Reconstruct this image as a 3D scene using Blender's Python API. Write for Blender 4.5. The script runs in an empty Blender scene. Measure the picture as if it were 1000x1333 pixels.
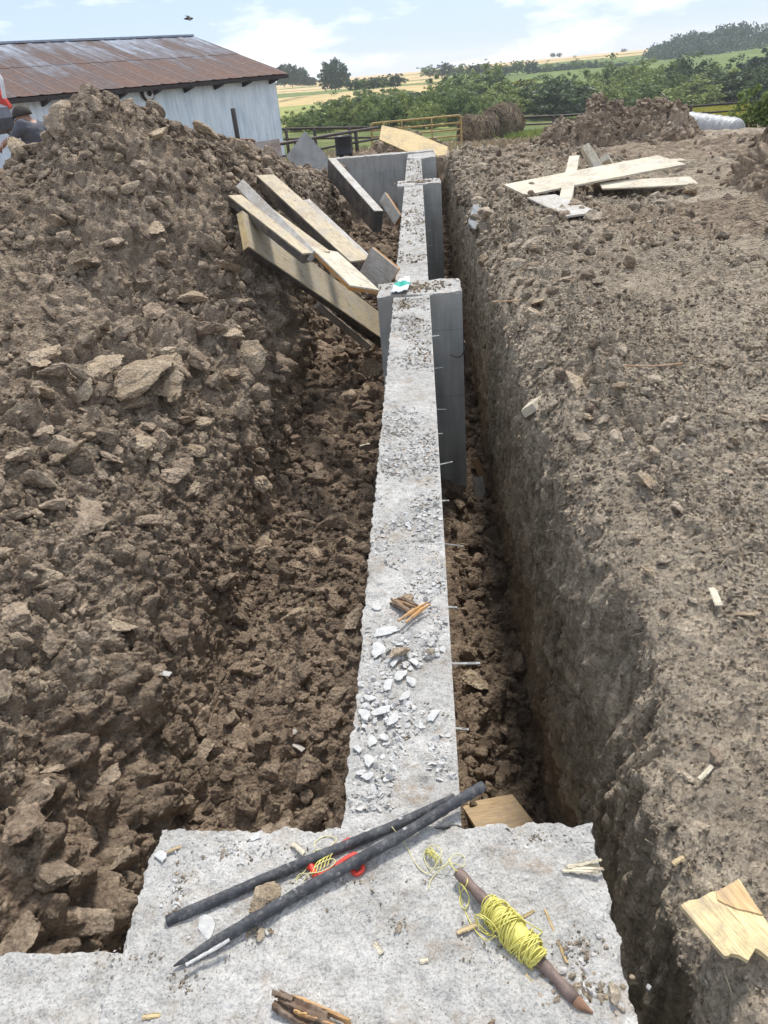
import bpy, bmesh, math, random, time
import numpy as np
from mathutils import Vector, Matrix
T0 = time.time()
random.seed(7); RNG = np.random.default_rng(11)
scene = bpy.context.scene
COL = scene.collection
R = math.radians
PI = math.pi
DETAIL = 1.0

# ------------------------------------------------------------------ camera model
EYE = 1.65          # camera height above the top of the concrete
FOC = 963.0         # focal length in pixels of a 1000 x 1333 frame
def _n(v):
    l = math.sqrt(sum(a*a for a in v)); return tuple(a/l for a in v)
_v1 = (41.5, -580.5, FOC)
_nx = 150.0; _ny = (FOC*FOC + 41.5*_nx)/580.5
CF = _n(_v1); CD = _n((_nx, _ny, FOC))
CX = (CD[1]*CF[2]-CD[2]*CF[1], CD[2]*CF[0]-CD[0]*CF[2], CD[0]*CF[1]-CD[1]*CF[0])
def ray(px, py):
    r = (px-500, py-666.5, FOC)
    return Vector((sum(a*b for a, b in zip(r, CX)), sum(a*b for a, b in zip(r, CF)), -sum(a*b for a, b in zip(r, CD))))
def at(px, py, z=None, y=None, x=None):
    """world point seen at a pixel of the survey photo, on the plane z=, y= or x="""
    r = ray(px, py)
    t = (z-EYE)/r.z if z is not None else (y/r.y if y is not None else x/r.x)
    return Vector((0, 0, EYE)) + r*t
def at_len(px, py, origin, length, far=True):
    """point on the pixel's ray at a given distance from origin"""
    r = ray(px, py).normalized(); o = Vector((0, 0, EYE)) - origin
    b = o.dot(r); c = o.dot(o)-length*length; disc = b*b-c
    if disc < 0: return Vector((0, 0, EYE)) + r*(-b)
    s = math.sqrt(disc)
    return Vector((0, 0, EYE)) + r*(-b+s if far else -b-s)

cam = bpy.data.cameras.new('camera'); camo = bpy.data.objects.new('camera', cam); COL.objects.link(camo)
cam.sensor_fit = 'VERTICAL'; cam.sensor_height = 36; cam.sensor_width = 27
cam.lens = FOC/1333*36; cam.clip_start = .05; cam.clip_end = 20000
# image right, up, back in world axes
right = Vector((CX[0], CF[0], -CD[0])); down = Vector((CX[1], CF[1], -CD[1])); fwd = Vector((CX[2], CF[2], -CD[2]))
m = Matrix.Identity(4)
for i in range(3):
    m[i][0] = right[i]; m[i][1] = -down[i]; m[i][2] = -fwd[i]
m[0][3], m[1][3], m[2][3] = 0, 0, EYE
camo.matrix_world = m
scene.camera = camo

# ------------------------------------------------------------------ object helpers
def tag(o, label=None, cat=None, group=None, kind=None):
    if label: o['label'] = label
    if cat: o['category'] = cat
    if group: o['group'] = group
    if kind: o['kind'] = kind
    return o
def empty(name, loc=(0, 0, 0), rot=(0, 0, 0)):
    o = bpy.data.objects.new(name, None); COL.objects.link(o)
    o.location = loc; o.rotation_euler = rot; o.empty_display_size = .1
    return o
def mesh_obj(name, verts, faces, mats, parent=None, smooth=False, mi=None):
    me = bpy.data.meshes.new(name)
    me.from_pydata([tuple(v) for v in verts], [], faces)
    if not isinstance(mats, (list, tuple)): mats = [mats]
    for q in mats: me.materials.append(q)
    if mi is not None: me.polygons.foreach_set('material_index', np.asarray(mi, dtype=np.int32))
    me.polygons.foreach_set('use_smooth', np.full(len(me.polygons), smooth, dtype=bool))
    me.validate(); me.update()
    o = bpy.data.objects.new(name, me); COL.objects.link(o)
    if parent: o.parent = parent
    return o
def np_obj(name, V, Fq, mats, parent=None, smooth=True, mi=None):
    """fast mesh from numpy: V (n,3), Fq (m,3|4)"""
    me = bpy.data.meshes.new(name)
    n, k = Fq.shape
    me.vertices.add(len(V)); me.vertices.foreach_set('co', np.ascontiguousarray(V, dtype=np.float32).ravel())
    me.loops.add(n*k); me.loops.foreach_set('vertex_index', np.ascontiguousarray(Fq, dtype=np.int32).ravel())
    me.polygons.add(n)
    me.polygons.foreach_set('loop_start', np.arange(0, n*k, k, dtype=np.int32))
    me.polygons.foreach_set('loop_total', np.full(n, k, dtype=np.int32))
    if not isinstance(mats, (list, tuple)): mats = [mats]
    for q in mats: me.materials.append(q)
    if mi is not None: me.polygons.foreach_set('material_index', np.asarray(mi, dtype=np.int32))
    me.polygons.foreach_set('use_smooth', np.full(n, smooth, dtype=bool))
    me.update(calc_edges=True); me.validate()
    o = bpy.data.objects.new(name, me); COL.objects.link(o)
    if parent: o.parent = parent
    return o
def bm_obj(name, bm, mats, parent=None, smooth=False):
    me = bpy.data.meshes.new(name); bm.to_mesh(me); bm.free()
    if not isinstance(mats, (list, tuple)): mats = [mats]
    for q in mats: me.materials.append(q)
    me.polygons.foreach_set('use_smooth', np.full(len(me.polygons), smooth, dtype=bool))
    o = bpy.data.objects.new(name, me); COL.objects.link(o)
    if parent: o.parent = parent
    return o
def copy_tree(o, parent=None):
    c = o.copy(); COL.objects.link(c); c.parent = parent
    for ch in list(o.children): copy_tree(ch, c)
    return c

# ------------------------------------------------------------------ numpy noise
U32 = np.uint32
def _hash(ix, iy, iz, seed=0):
    h = (ix.astype(np.int64).astype(U32)*U32(73856093)) ^ (iy.astype(np.int64).astype(U32)*U32(19349663)) ^ (iz.astype(np.int64).astype(U32)*U32(83492791)) ^ U32(seed*2654435 & 0xffffffff)
    h ^= h >> U32(16); h *= U32(0x7feb352d); h ^= h >> U32(15); h *= U32(0x846ca68b); h ^= h >> U32(16)
    return h
def _f(h): return (h & U32(0xffffff)).astype(np.float32)/np.float32(0xffffff)
def vnoise(p, scale, seed=0):
    """value noise -1..1"""
    q = (p*np.float32(scale)).astype(np.float32); i = np.floor(q); f = q-i; f = f*f*f*(f*(f*6-15)+10)
    i = i.astype(np.int32)
    r = 0
    for dx in (0, 1):
        wx = f[:, 0] if dx else 1-f[:, 0]
        for dy in (0, 1):
            wy = f[:, 1] if dy else 1-f[:, 1]
            for dz in (0, 1):
                wz = f[:, 2] if dz else 1-f[:, 2]
                r = r + wx*wy*wz*_f(_hash(i[:, 0]+dx, i[:, 1]+dy, i[:, 2]+dz, seed))
    return r*2-1
def fbm(p, scale, octv=4, gain=.5, seed=0, lac=2.03):
    r = 0; a = 1.
    for k in range(octv):
        r = r + a*vnoise(p, scale*lac**k, seed+k*17); a *= gain
    return r
def worley(p, scale, seed=0, jit=.9):
    """F1, F2, cell hash, vector to the cell centre (in cell units)"""
    q = (p*np.float32(scale)).astype(np.float32); i = np.floor(q); f = q-i; i = i.astype(np.int32)
    n = len(q); F1 = np.full(n, 9., np.float32); F2 = F1.copy(); ID = np.zeros(n, U32); D = np.zeros((n, 3), np.float32)
    for dx in (-1, 0, 1):
        for dy in (-1, 0, 1):
            for dz in (-1, 0, 1):
                h = _hash(i[:, 0]+dx, i[:, 1]+dy, i[:, 2]+dz, seed)
                ox = dx+.5+(_f(h)-.5)*jit-f[:, 0]
                oy = dy+.5+(_f(h*U32(747796405)+U32(1))-.5)*jit-f[:, 1]
                oz = dz+.5+(_f((h*U32(277803737)) >> U32(3))-.5)*jit-f[:, 2]
                d = ox*ox+oy*oy+oz*oz
                c = d < F1
                F2 = np.where(c, F1, np.minimum(F2, d)); F1 = np.where(c, d, F1); ID = np.where(c, h, ID)
                D[c, 0] = ox[c]; D[c, 1] = oy[c]; D[c, 2] = oz[c]
    return np.sqrt(F1), np.sqrt(F2), ID, D
def clod_h(p, scale, seed=0, tilt=.6):
    """angular clods: every cell a tilted little plateau with cracks round it; about -.4..1"""
    F1, F2, ID, D = worley(p, scale, seed)
    hgt = _f(ID*U32(9781)+U32(5)); hgt = hgt*hgt
    t1 = _f((ID >> U32(5))*U32(7919))-.5; t2 = _f((ID >> U32(7))*U32(104729))-.5; t3 = _f((ID >> U32(4))*U32(1299709))-.5
    e = np.clip((F2-F1)/.34, 0, 1); e = e*e*(3-2*e)
    dome = np.clip(1-F1*F1*1.1, 0, 1)
    return e*(.25+.75*hgt)*(.35+.65*dome) + e*tilt*(D[:, 0]*t1+D[:, 1]*t2+D[:, 2]*t3)*1.6 - .18*(1-e)

# ------------------------------------------------------------------ materials
class NT:
    def __init__(s, name):
        s.m = bpy.data.materials.new(name); s.m.use_nodes = True
        s.t = s.m.node_tree; s.t.nodes.clear()
        s.out = s.t.nodes.new('ShaderNodeOutputMaterial'); s.b = s.t.nodes.new('ShaderNodeBsdfPrincipled')
        s.t.links.new(s.b.outputs[0], s.out.inputs[0])
        s.geo = None; s.tc = None
    def pos(s):
        if not s.geo: s.geo = s.t.nodes.new('ShaderNodeNewGeometry')
        return s.geo.outputs['Position']
    def obj(s):
        if not s.tc: s.tc = s.t.nodes.new('ShaderNodeTexCoord')
        return s.tc.outputs['Object']
    def link(s, a, b): s.t.links.new(a, b)
    def mapped(s, vec, scale=(1, 1, 1), rot=(0, 0, 0), loc=(0, 0, 0)):
        n = s.t.nodes.new('ShaderNodeMapping'); s.link(vec, n.inputs[0])
        n.inputs['Scale'].default_value = scale; n.inputs['Rotation'].default_value = rot; n.inputs['Location'].default_value = loc
        return n.outputs[0]
    def noise(s, vec, scale, detail=4, rough=.55, dist=0):
        n = s.t.nodes.new('ShaderNodeTexNoise'); s.link(vec, n.inputs['Vector'])
        n.inputs['Scale'].default_value = scale; n.inputs['Detail'].default_value = detail
        n.inputs['Roughness'].default_value = rough; n.inputs['Distortion'].default_value = dist
        return n.outputs[0]
    def voro(s, vec, scale, feat='F1', out='Distance', rnd=1):
        n = s.t.nodes.new('ShaderNodeTexVoronoi'); n.feature = feat; s.link(vec, n.inputs['Vector'])
        n.inputs['Scale'].default_value = scale; n.inputs['Randomness'].default_value = rnd
        return n.outputs[out]
    def ramp(s, fac, stops, interp='LINEAR'):
        n = s.t.nodes.new('ShaderNodeValToRGB'); s.link(fac, n.inputs[0]); n.color_ramp.interpolation = interp
        e = n.color_ramp.elements
        while len(e) < len(stops): e.new(.5)
        for k, (p, c) in enumerate(stops):
            e[k].position = p
            e[k].color = (c, c, c, 1) if isinstance(c, (int, float)) else (*c, 1)
        return n.outputs[0]
    def mix(s, fac, a, b, mode='MIX'):
        n = s.t.nodes.new('ShaderNodeMix'); n.data_type = 'RGBA'; n.blend_type = mode
        for v, i in ((fac, 0), (a, 6), (b, 7)):
            if isinstance(v, (int, float)): n.inputs[i].default_value = v if i == 0 else (v, v, v, 1)
            elif isinstance(v, tuple): n.inputs[i].default_value = (*v, 1)
            else: s.link(v, n.inputs[i])
        return n.outputs[2]
    def math(s, op, a, b=0):
        n = s.t.nodes.new('ShaderNodeMath'); n.operation = op
        for v, i in ((a, 0), (b, 1)):
            if isinstance(v, (int, float)): n.inputs[i].default_value = v
            else: s.link(v, n.inputs[i])
        return n.outputs[0]
    def sep(s, vec, k):
        n = s.t.nodes.new('ShaderNodeSeparateXYZ'); s.link(vec, n.inputs[0]); return n.outputs[k]
    def bump(s, h, strength, dist=.01, prev=None):
        n = s.t.nodes.new('ShaderNodeBump'); s.link(h, n.inputs['Height'])
        n.inputs['Strength'].default_value = strength; n.inputs['Distance'].default_value = dist
        if prev is not None: s.link(prev, n.inputs['Normal'])
        return n.outputs[0]
    def done(s, col=None, rough=.8, normal=None, metal=0, spec=None, **kw):
        b = s.b
        if col is not None:
            if isinstance(col, tuple): b.inputs['Base Color'].default_value = (*col, 1)
            else: s.link(col, b.inputs['Base Color'])
        if isinstance(rough, (int, float)): b.inputs['Roughness'].default_value = rough
        else: s.link(rough, b.inputs['Roughness'])
        b.inputs['Metallic'].default_value = metal
        if spec is not None: b.inputs['Specular IOR Level'].default_value = spec
        if normal is not None: s.link(normal, b.inputs['Normal'])
        return s.m

def soil(name, dark, mid, light, tan, grit=.5, cut=False):
    n = NT(name); p = n.pos()
    a = n.noise(p, 1.1, 5, .6); b = n.noise(p, 9, 5, .65); c = n.noise(p, 70, 4, .7)
    col = n.ramp(a, [(.32, dark), (.5, mid), (.7, light)])
    vc = n.voro(p, 14, out='Color'); vs = n.t.nodes.new('ShaderNodeSeparateColor'); n.link(vc, vs.inputs[0])
    col = n.mix(n.ramp(vs.outputs[0], [(.5, 0), (.95, .7)]), col, tan)
    vc2 = n.voro(p, 47, out='Color'); v2 = n.t.nodes.new('ShaderNodeSeparateColor'); n.link(vc2, v2.inputs[0])
    col = n.mix(n.ramp(v2.outputs[0], [(0, .0), (1, grit)]), col, n.ramp(v2.outputs[1], [(0, dark), (1, light)]))
    col = n.mix(1, col, n.ramp(b, [(.25, .78), (.5, 1.0), (.75, 1.22)]), 'MULTIPLY')
    col = n.mix(1, col, n.ramp(c, [(.25, .62), (.5, 1.0), (.78, 1.4)]), 'MULTIPLY')
    gi = n.t.nodes.new('ShaderNodeNewGeometry')
    isl = n.ramp(gi.outputs['Random Per Island'], [(0, .68), (.55, 1.0), (1, 1.38)]); col = n.mix(1, col, isl, 'MULTIPLY')
    if cut:
        sk = n.noise(n.mapped(p, (1, 1, .1)), 16, 5, .6, .3); col = n.mix(1, col, n.ramp(sk, [(.34, .6), (.5, 1.0), (.66, 1.3)]), 'MULTIPLY')
    h1 = n.noise(p, 34, 7, .74); h2 = n.voro(n.mapped(p, (1, 1, 1.4)), 48, 'F1'); h3 = n.noise(p, 160, 3, .7)
    nb = n.bump(h1, .95, .045); nb = n.bump(h2, .8, .02, nb); nb = n.bump(h3, .6, .007, nb)
    if cut: nb = n.bump(sk, 1.0, .05, nb)
    return n.done(col, .95, nb, spec=.15)
M = {}
M['soil_brown'] = soil('soil_brown', (.185, .14, .099), (.32, .247, .178), (.46, .368, .275), (.58, .465, .335))
M['soil_moist'] = soil('soil_moist', (.175, .128, .09), (.29, .216, .153), (.40, .308, .225), (.5, .385, .27))
M['soil_dry'] = soil('soil_dry', (.29, .235, .173), (.43, .357, .268), (.56, .475, .365), (.63, .52, .385))
M['soil_cut'] = soil('soil_cut', (.29, .233, .17), (.45, .37, .275), (.58, .49, .375), (.62, .52, .39), .4, True)
M['soil_dark'] = soil('soil_dark', (.115, .09, .068), (.19, .152, .118), (.28, .23, .18), (.34, .27, .205))
M['soil_tan'] = soil('soil_tan', (.3, .225, .15), (.42, .325, .22), (.52, .42, .31), (.56, .46, .34), .35)

def concrete(name, base, light, stain, pit=1.0, speck=True):
    n = NT(name); p = n.pos()
    a = n.noise(p, 3.2, 6, .65); b = n.noise(p, 22, 5, .7); c = n.noise(p, 150, 3, .75); d = n.noise(p, 45, 5, .6, .6)
    col = n.mix(n.ramp(a, [(.35, 0), (.68, 1)]), base, light)
    col = n.mix(1, col, n.ramp(b, [(.28, .72), (.5, 1), (.72, 1.14)]), 'MULTIPLY')
    if speck:
        col = n.mix(1, col, n.ramp(c, [(.33, .58), (.47, .95), (.66, 1.18)]), 'MULTIPLY')
        s = n.noise(p, 5.2, 6, .75); s2 = n.math('MULTIPLY', n.ramp(s, [(.5, 0), (.66, .9)]), n.ramp(d, [(.4, .1), (.56, 1)]))
        col = n.mix(n.math('MULTIPLY', s2, .85), col, stain)
        g = n.voro(p, 95, 'F1'); g = n.ramp(g, [(.12, 1), (.24, 0)])
        g2 = n.math('MULTIPLY', g, n.ramp(n.noise(p, 9, 3, .6), [(.45, 0), (.6, 1)]))
        col = n.mix(n.math('MULTIPLY', g2, .75), col, (.09, .075, .06))
    nb = n.bump(b, .5*pit, .02); nb = n.bump(d, .5*pit, .008, nb); nb = n.bump(c, .6*pit, .005, nb)
    return n.done(col, .9, nb, spec=.25)
M['concrete_top'] = concrete('concrete_top', (.355, .345, .32), (.525, .51, .478), (.27, .205, .14))
def formed():
    n = NT('concrete_formed'); p = n.pos()
    st = n.noise(n.mapped(p, (7, 7, .8)), 1.4, 6, .65); a = n.noise(p, 2.3, 5, .6); c = n.noise(p, 120, 2, .6)
    col = n.mix(n.ramp(a, [(.3, 0), (.7, 1)]), (.34, .345, .325), (.5, .5, .475))
    col = n.mix(1, col, n.ramp(st, [(.3, .72), (.6, 1.1)]), 'MULTIPLY')
    pits = n.ramp(n.voro(p, 30, 'F1'), [(.05, 1), (.09, 0)])
    col = n.mix(n.math('MULTIPLY', pits, .5), col, (.06, .06, .058))
    z = n.sep(p, 2); y_ = n.sep(p, 1)
    lft = n.math('ABSOLUTE', n.math('SUBTRACT', n.math('FRACT', n.math('DIVIDE', n.math('ADD', z, n.math('MULTIPLY', a, .02)), .61)), .5))
    col = n.mix(n.ramp(lft, [(0, .35), (.012, 0)]), col, (.12, .12, .115))
    col = n.mix(n.math('MULTIPLY', n.ramp(n.math('ADD', z, n.math('MULTIPLY', st, .5)), [(0, 0), (.28, .75)]), .5), col, (.34, .29, .23))
    return n.done(col, .78, n.bump(c, .15, .003), spec=.3)
M['concrete_formed'] = formed()

def woodmat(name, base, light, dark, axis_scale=(1, 14, 14), stain=None, rough=.75, mud_on=True):
    """wood grain running along the object's x axis"""
    n = NT(name); o = n.obj()
    g = n.noise(n.mapped(o, axis_scale), 6, 7, .68, .8); w = n.noise(o, 5, 4, .6); f = n.noise(n.mapped(o, (3, 60, 60)), 4, 3, .6)
    col = n.ramp(g, [(.3, dark), (.47, base), (.68, light)])
    col = n.mix(1, col, n.ramp(f, [(.3, .78), (.6, 1.1)]), 'MULTIPLY')
    if stain: col = n.mix(n.ramp(w, [(.5, 0), (.62, .8)]), col, stain)
    pw = n.pos(); mud = n.math('MULTIPLY', n.ramp(n.noise(pw, 3.5, 5, .7), [(.47, 0), (.6, .75)]), n.ramp(n.noise(pw, 30, 4, .7), [(.4, .1), (.6, 1)]))
    if mud_on: col = n.mix(mud, col, (.3, .24, .18))
    k = n.ramp(n.voro(n.mapped(o, (.5, 1.0, 1.0)), 7, 'F1'), [(.06, 1), (.11, 0)])
    col = n.mix(n.math('MULTIPLY', k, .55), col, tuple(c*.5 for c in dark))
    nb = n.bump(g, .35, .004); nb = n.bump(f, .25, .002, nb)
    return n.done(col, rough, nb, spec=.3)
M['ply_yellow'] = woodmat('ply_yellow', (.47, .39, .26), (.60, .52, .37), (.25, .19, .12), stain=(.42, .38, .31))
M['ply_grey'] = woodmat('ply_grey', (.42, .39, .34), (.58, .55, .5), (.22, .2, .17), stain=(.52, .51, .49))
M['ply_pale'] = woodmat('ply_pale', (.58, .52, .39), (.70, .64, .5), (.36, .3, .2), stain=(.55, .52, .46))
M['ply_tan'] = woodmat('ply_tan', (.42, .3, .17), (.5, .38, .24), (.24, .16, .09))
M['ply_raw'] = woodmat('ply_raw', (.6, .45, .22), (.7, .56, .32), (.38, .25, .11))
M['lumber_dark'] = woodmat('lumber_dark', (.075, .068, .06), (.15, .13, .11), (.03, .028, .026))
M['lumber_pine'] = woodmat('lumber_pine', (.5, .38, .2), (.6, .48, .29), (.3, .2, .1))
M['edge_orange'] = woodmat('edge_orange', (.42, .2, .05), (.5, .27, .08), (.25, .11, .03))
M['wood_brown'] = woodmat('wood_brown', (.2, .115, .055), (.3, .18, .09), (.08, .045, .025))
def simple(name, c, rough=.6, metal=0, var=.25, scale=12, spec=.4, bump=.1, c2=None):
    n = NT(name); o = n.pos(); a = n.noise(o, scale, 5, .65)
    col = n.ramp(a, [(.3, tuple(x*(1-var) for x in c)), (.7, c2 or tuple(min(1, x*(1+var)) for x in c))])
    return n.done(col, rough, n.bump(a, bump, .01), metal, spec)
M['steel'] = simple('galvanised_steel', (.36, .36, .35), .5, .25)
M['steel_dark'] = simple('dull_steel', (.16, .15, .14), .6, .6)
# ------------------------------------------------------------------ the dig: one lofted sheet, split into soil bank, trench floor and ground
FL = -1.62
L_ST = {   # y: cross-section from far left to the wall
 -1.0: [(-6, -.2), (-4, -.25), (-3, -.35), (-2.4, -.5), (-2.0, -.68), (-1.8, -.8), (-1.62, -.95), (-1.45, -1.15), (-1.3, -1.6), (-.8, FL), (-.13, FL-.05)],
 1.1: [(-6.5, -.1), (-4.2, -.15), (-3.1, -.28), (-2.45, -.45), (-2.05, -.62), (-1.8, -.74), (-1.6, -.9), (-1.42, -1.15), (-1.3, -1.55), (-.8, FL), (-.13, FL-.05)],
 2.0: [(-7, .2), (-4.6, .1), (-3.4, -.08), (-2.65, -.28), (-2.2, -.48), (-1.92, -.64), (-1.72, -.82), (-1.52, -1.1), (-1.36, -1.5), (-.8, FL), (-.13, FL-.05)],
 3.5: [(-8, .6), (-5.5, .5), (-4.0, .3), (-3.05, .02), (-2.45, -.2), (-2.05, -.35), (-1.78, -.58), (-1.55, -1.0), (-1.4, -1.5), (-.85, FL+.05), (-.13, FL)],
 5.0: [(-9, 1.0), (-6.2, .95), (-4.5, .78), (-3.35, .38), (-2.55, .02), (-2.05, -.13), (-1.72, -.3), (-1.52, -.6), (-1.46, -1.5), (-.85, FL+.08), (-.13, FL)],
 6.5: [(-10, .9), (-6.5, 1.0), (-4.7, 1.0), (-3.6, .86), (-2.8, .47), (-2.15, .12), (-1.74, -.1), (-1.52, -.32), (-1.48, -1.5), (-.85, FL+.08), (-.13, FL)],
 8.0: [(-11, .3), (-7, .4), (-4.8, .85), (-3.9, 1.12), (-3.25, 1.72), (-2.62, 1.34), (-2.0, .7), (-1.58, .18), (-1.52, -1.5), (-.85, FL+.1), (-.13, FL)],
 9.2: [(-11, 0), (-7, .1), (-5, .35), (-4.0, .7), (-3.2, 1.3), (-2.6, 1.16), (-2.15, .9), (-1.62, .32), (-1.52, -1.45), (-.85, FL+.2), (-.13, FL)],
 10.5: [(-11, -.3), (-7, -.2), (-5, .1), (-3.9, .4), (-3.2, .75), (-2.6, .92), (-2.1, .88), (-1.62, .4), (-1.5, -1.3), (-.85, FL+.3), (-.13, FL)],
 12.0: [(-12, -.4), (-7, -.3), (-5, -.2), (-3.8, .05), (-3, .28), (-2.4, .48), (-2.0, .5), (-1.65, .25), (-1.45, -1.2), (-.85, FL+.3), (-.13, FL)],
 14.0: [(-13, -.5), (-8, -.4), (-5.5, -.3), (-4.2, -.15), (-3.2, .05), (-2.4, .2), (-2.0, .2), (-1.7, .05), (-1.45, -1.2), (-.85, FL+.3), (-.13, FL)],
 17.9: [(-15, -.6), (-9, -.5), (-6, -.35), (-4.5, -.2), (-3.4, -.1), (-2.5, -.05), (-2.0, -.1), (-1.8, -.3), (-1.6, -1.2), (-.85, FL+.3), (-.13, FL)],
 18.5: [(-15, -.6), (-9, -.5), (-6, -.35), (-4.5, -.2), (-3.4, -.15), (-2.5, -.12), (-2.0, -.12), (-1.8, -.12), (-1.6, -.12), (-.85, -.12), (-.13, -.12)],
 23.0: [(-18, -.8), (-10, -.7), (-7, -.6), (-5, -.5), (-3.6, -.45), (-2.8, -.42), (-2.2, -.42), (-1.8, -.42), (-1.5, -.42), (-.85, -.42), (-.13, -.42)],
 36.0: [(-25, -1.7), (-14, -1.6), (-9, -1.5), (-6, -1.45), (-4.6, -1.4), (-3.6, -1.4), (-2.8, -1.4), (-2.2, -1.4), (-1.6, -1.4), (-.85, -1.4), (-.13, -1.4)],
}
RF = -2.02
def _rt(e, b=.1, f=RF, g=0): return [(.535, f), (.54, -1.2), (.56, -.5), (.595, -.16), (.70, -.03), (1.0, b), (1.55, .03), (3.0, .0+g), (e, g)]
def _rn(e): return [(.47, RF), (.465, -1.2), (.47, -.5), (.49, -.13), (.57, -.02), (.95, .03), (1.55, .03), (3.0, .0), (e, 0)]
R_ST = {
 -1.0: _rn(4), 1.05: _rn(5), 2.0: _rt(5.5, .04), 3.0: _rt(6, .12), 5.0: _rt(7, .12), 6.5: _rt(8, .06), 8.0: _rt(9, .1), 9.2: _rt(9.5, .05), 10.5: _rt(10, .04),
 12.0: _rt(11, .06), 14.0: _rt(12, .05), 17.9: _rt(15, .02, -1.2, -.05),
 18.5: [(.54, -.14), (.56, -.12), (.6, -.1), (.7, -.1), (.9, -.08), (1.1, -.05), (1.6, -.05), (3.0, -.08), (15, -.2)],
 23.0: [(.54, -.42), (.6, -.42), (.7, -.42), (.8, -.42), (1.0, -.42), (1.3, -.42), (1.8, -.42), (3.2, -.42), (18, -.6)],
 36.0: [(.54, -1.4), (.6, -1.4), (.8, -1.4), (1, -1.4), (1.3, -1.4), (1.8, -1.4), (2.5, -1.4), (4, -1.4), (25, -1.6)],
}
# y rows, spaced in proportion to their distance from the eye
ys = [-.9]
while ys[-1] < 34.5:
    ys.append(ys[-1] + .0032/DETAIL*math.sqrt(max(0.3, ys[-1])**2+7))
ys = np.array(ys, np.float32)
def stations(st, cnt):
    ky = np.array(sorted(st)); A = np.array([st[k] for k in sorted(st)])          # (ny, nctl, 2)
    B = np.stack([np.stack([np.interp(ys, ky, A[:, i, c]) for c in (0, 1)], -1) for i in range(A.shape[1])], 1)
    w = 9
    Bp = np.pad(B, ((w, w), (0, 0), (0, 0)), 'edge')
    S = np.mean([Bp[k:k+len(ys)] for k in range(0, 2*w+1)], 0)
    near = ((ys > 17.0) & (ys < 19.5))[:, None, None]
    B = np.where(near, B, S)
    out = []
    for i, c in enumerate(cnt):
        t = (np.arange(c)/c)[None, :, None]
        out.append(B[:, i:i+1]*(1-t)+B[:, i+1:i+2]*t)
    out.append(B[:, -1:])
    G = np.concatenate(out, 1)
    return G
def dn(l): return [max(3, int(x*DETAIL)) for x in l]
LC = dn([16, 26, 46, 52, 52, 44, 44, 58, 50, 60])
RC = dn([60, 60, 36, 26, 36, 60, 110, 60])
GL = stations(L_ST, LC); GR = stations(R_ST, RC)
def smooth_s(G, w, lock=1):
    P_ = np.pad(G, ((0, 0), (w, w), (0, 0)), 'edge'); S = np.mean([P_[:, k:k+G.shape[1]] for k in range(2*w+1)], 0)
    S[:, 0] = G[:, 0]; S[:, -1] = G[:, -1]
    return S
for _ in range(2): GL = smooth_s(GL, 7); GR = smooth_s(GR, 4)
# bridge: under the wall
nb_ = max(4, int(40*DETAIL)); t = (np.arange(1, nb_)/nb_)[None, :, None]
BR = GL[:, -1:]*(1-t)+GR[:, :1]*t
G = np.concatenate([GL, BR, GR], 1)
nL = GL.shape[1]; nB = BR.shape[1]
ny_, ns_ = G.shape[:2]
BASE = np.empty((ny_, ns_, 3), np.float32); BASE[..., 0] = G[..., 0]; BASE[..., 1] = ys[:, None]; BASE[..., 2] = G[..., 1]
du = np.gradient(BASE, axis=1); dv = np.gradient(BASE, axis=0)
NRM = np.cross(du, dv); NRM /= np.linalg.norm(NRM, axis=2, keepdims=True)+1e-9
def relief(p, xs_, left):
    """displacement in metres for base points p; left 0..1 mask of the dug clay"""
    n = len(p); y = p[:, 1]; x = p[:, 0]; z = p[:, 2]
    warp = p + .05*np.stack([vnoise(p, 3.1, 3), vnoise(p, 3.1, 4), vnoise(p, 3.1, 5)], 1)
    d = fbm(p, .7, 3, .5, 1)
    big = np.clip(vnoise(p, .9, 21)*1.5+.35, 0, 1)
    c1 = clod_h(warp*np.array([1, 1, 1.3], np.float32), 2.1, 7); c2 = clod_h(warp, 5.2, 8); c3 = clod_h(warp, 12.5, 9); c4 = clod_h(p, 29., 10)
    f = fbm(p, 14, 4, .6, 31)
    L = d*.10 + c1*.15*big + c2*.085*(.5+.8*big) + c3*.038 + c4*.016 + f*.012
    m2 = np.clip(vnoise(p, .8, 41)*1.6+.1, 0, 1)
    berm = np.exp(-((x-.95)/.3)**2)*np.clip((y-1.8)/1.2, 0, 1)
    far = np.clip((y-6)/5, 0, 1); lipq = 1-.8*np.clip((1.0-x)/.2, 0, 1)*np.clip((9-y)/3, 0, 1)
    rough = np.clip(.25+.65*m2+.9*berm+.6*far, 0, 1.5)
    c5 = clod_h(p, 62., 11)
    Rr = d*.05 + (c2*.05*rough + c3*.034*(.25+rough) + c4*.02*(.8+rough*.5))*lipq + c5*.007 + f*.015
    return L, Rr
P0 = BASE.reshape(-1, 3); X0 = P0[:, 0]; Y0 = P0[:, 1]; Z0 = P0[:, 2]
Ld, Rd = relief(P0, None, None)
cid = np.tile(np.arange(ns_), ny_)
leftm = (cid < nL+nB//2).astype(np.float32)
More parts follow.
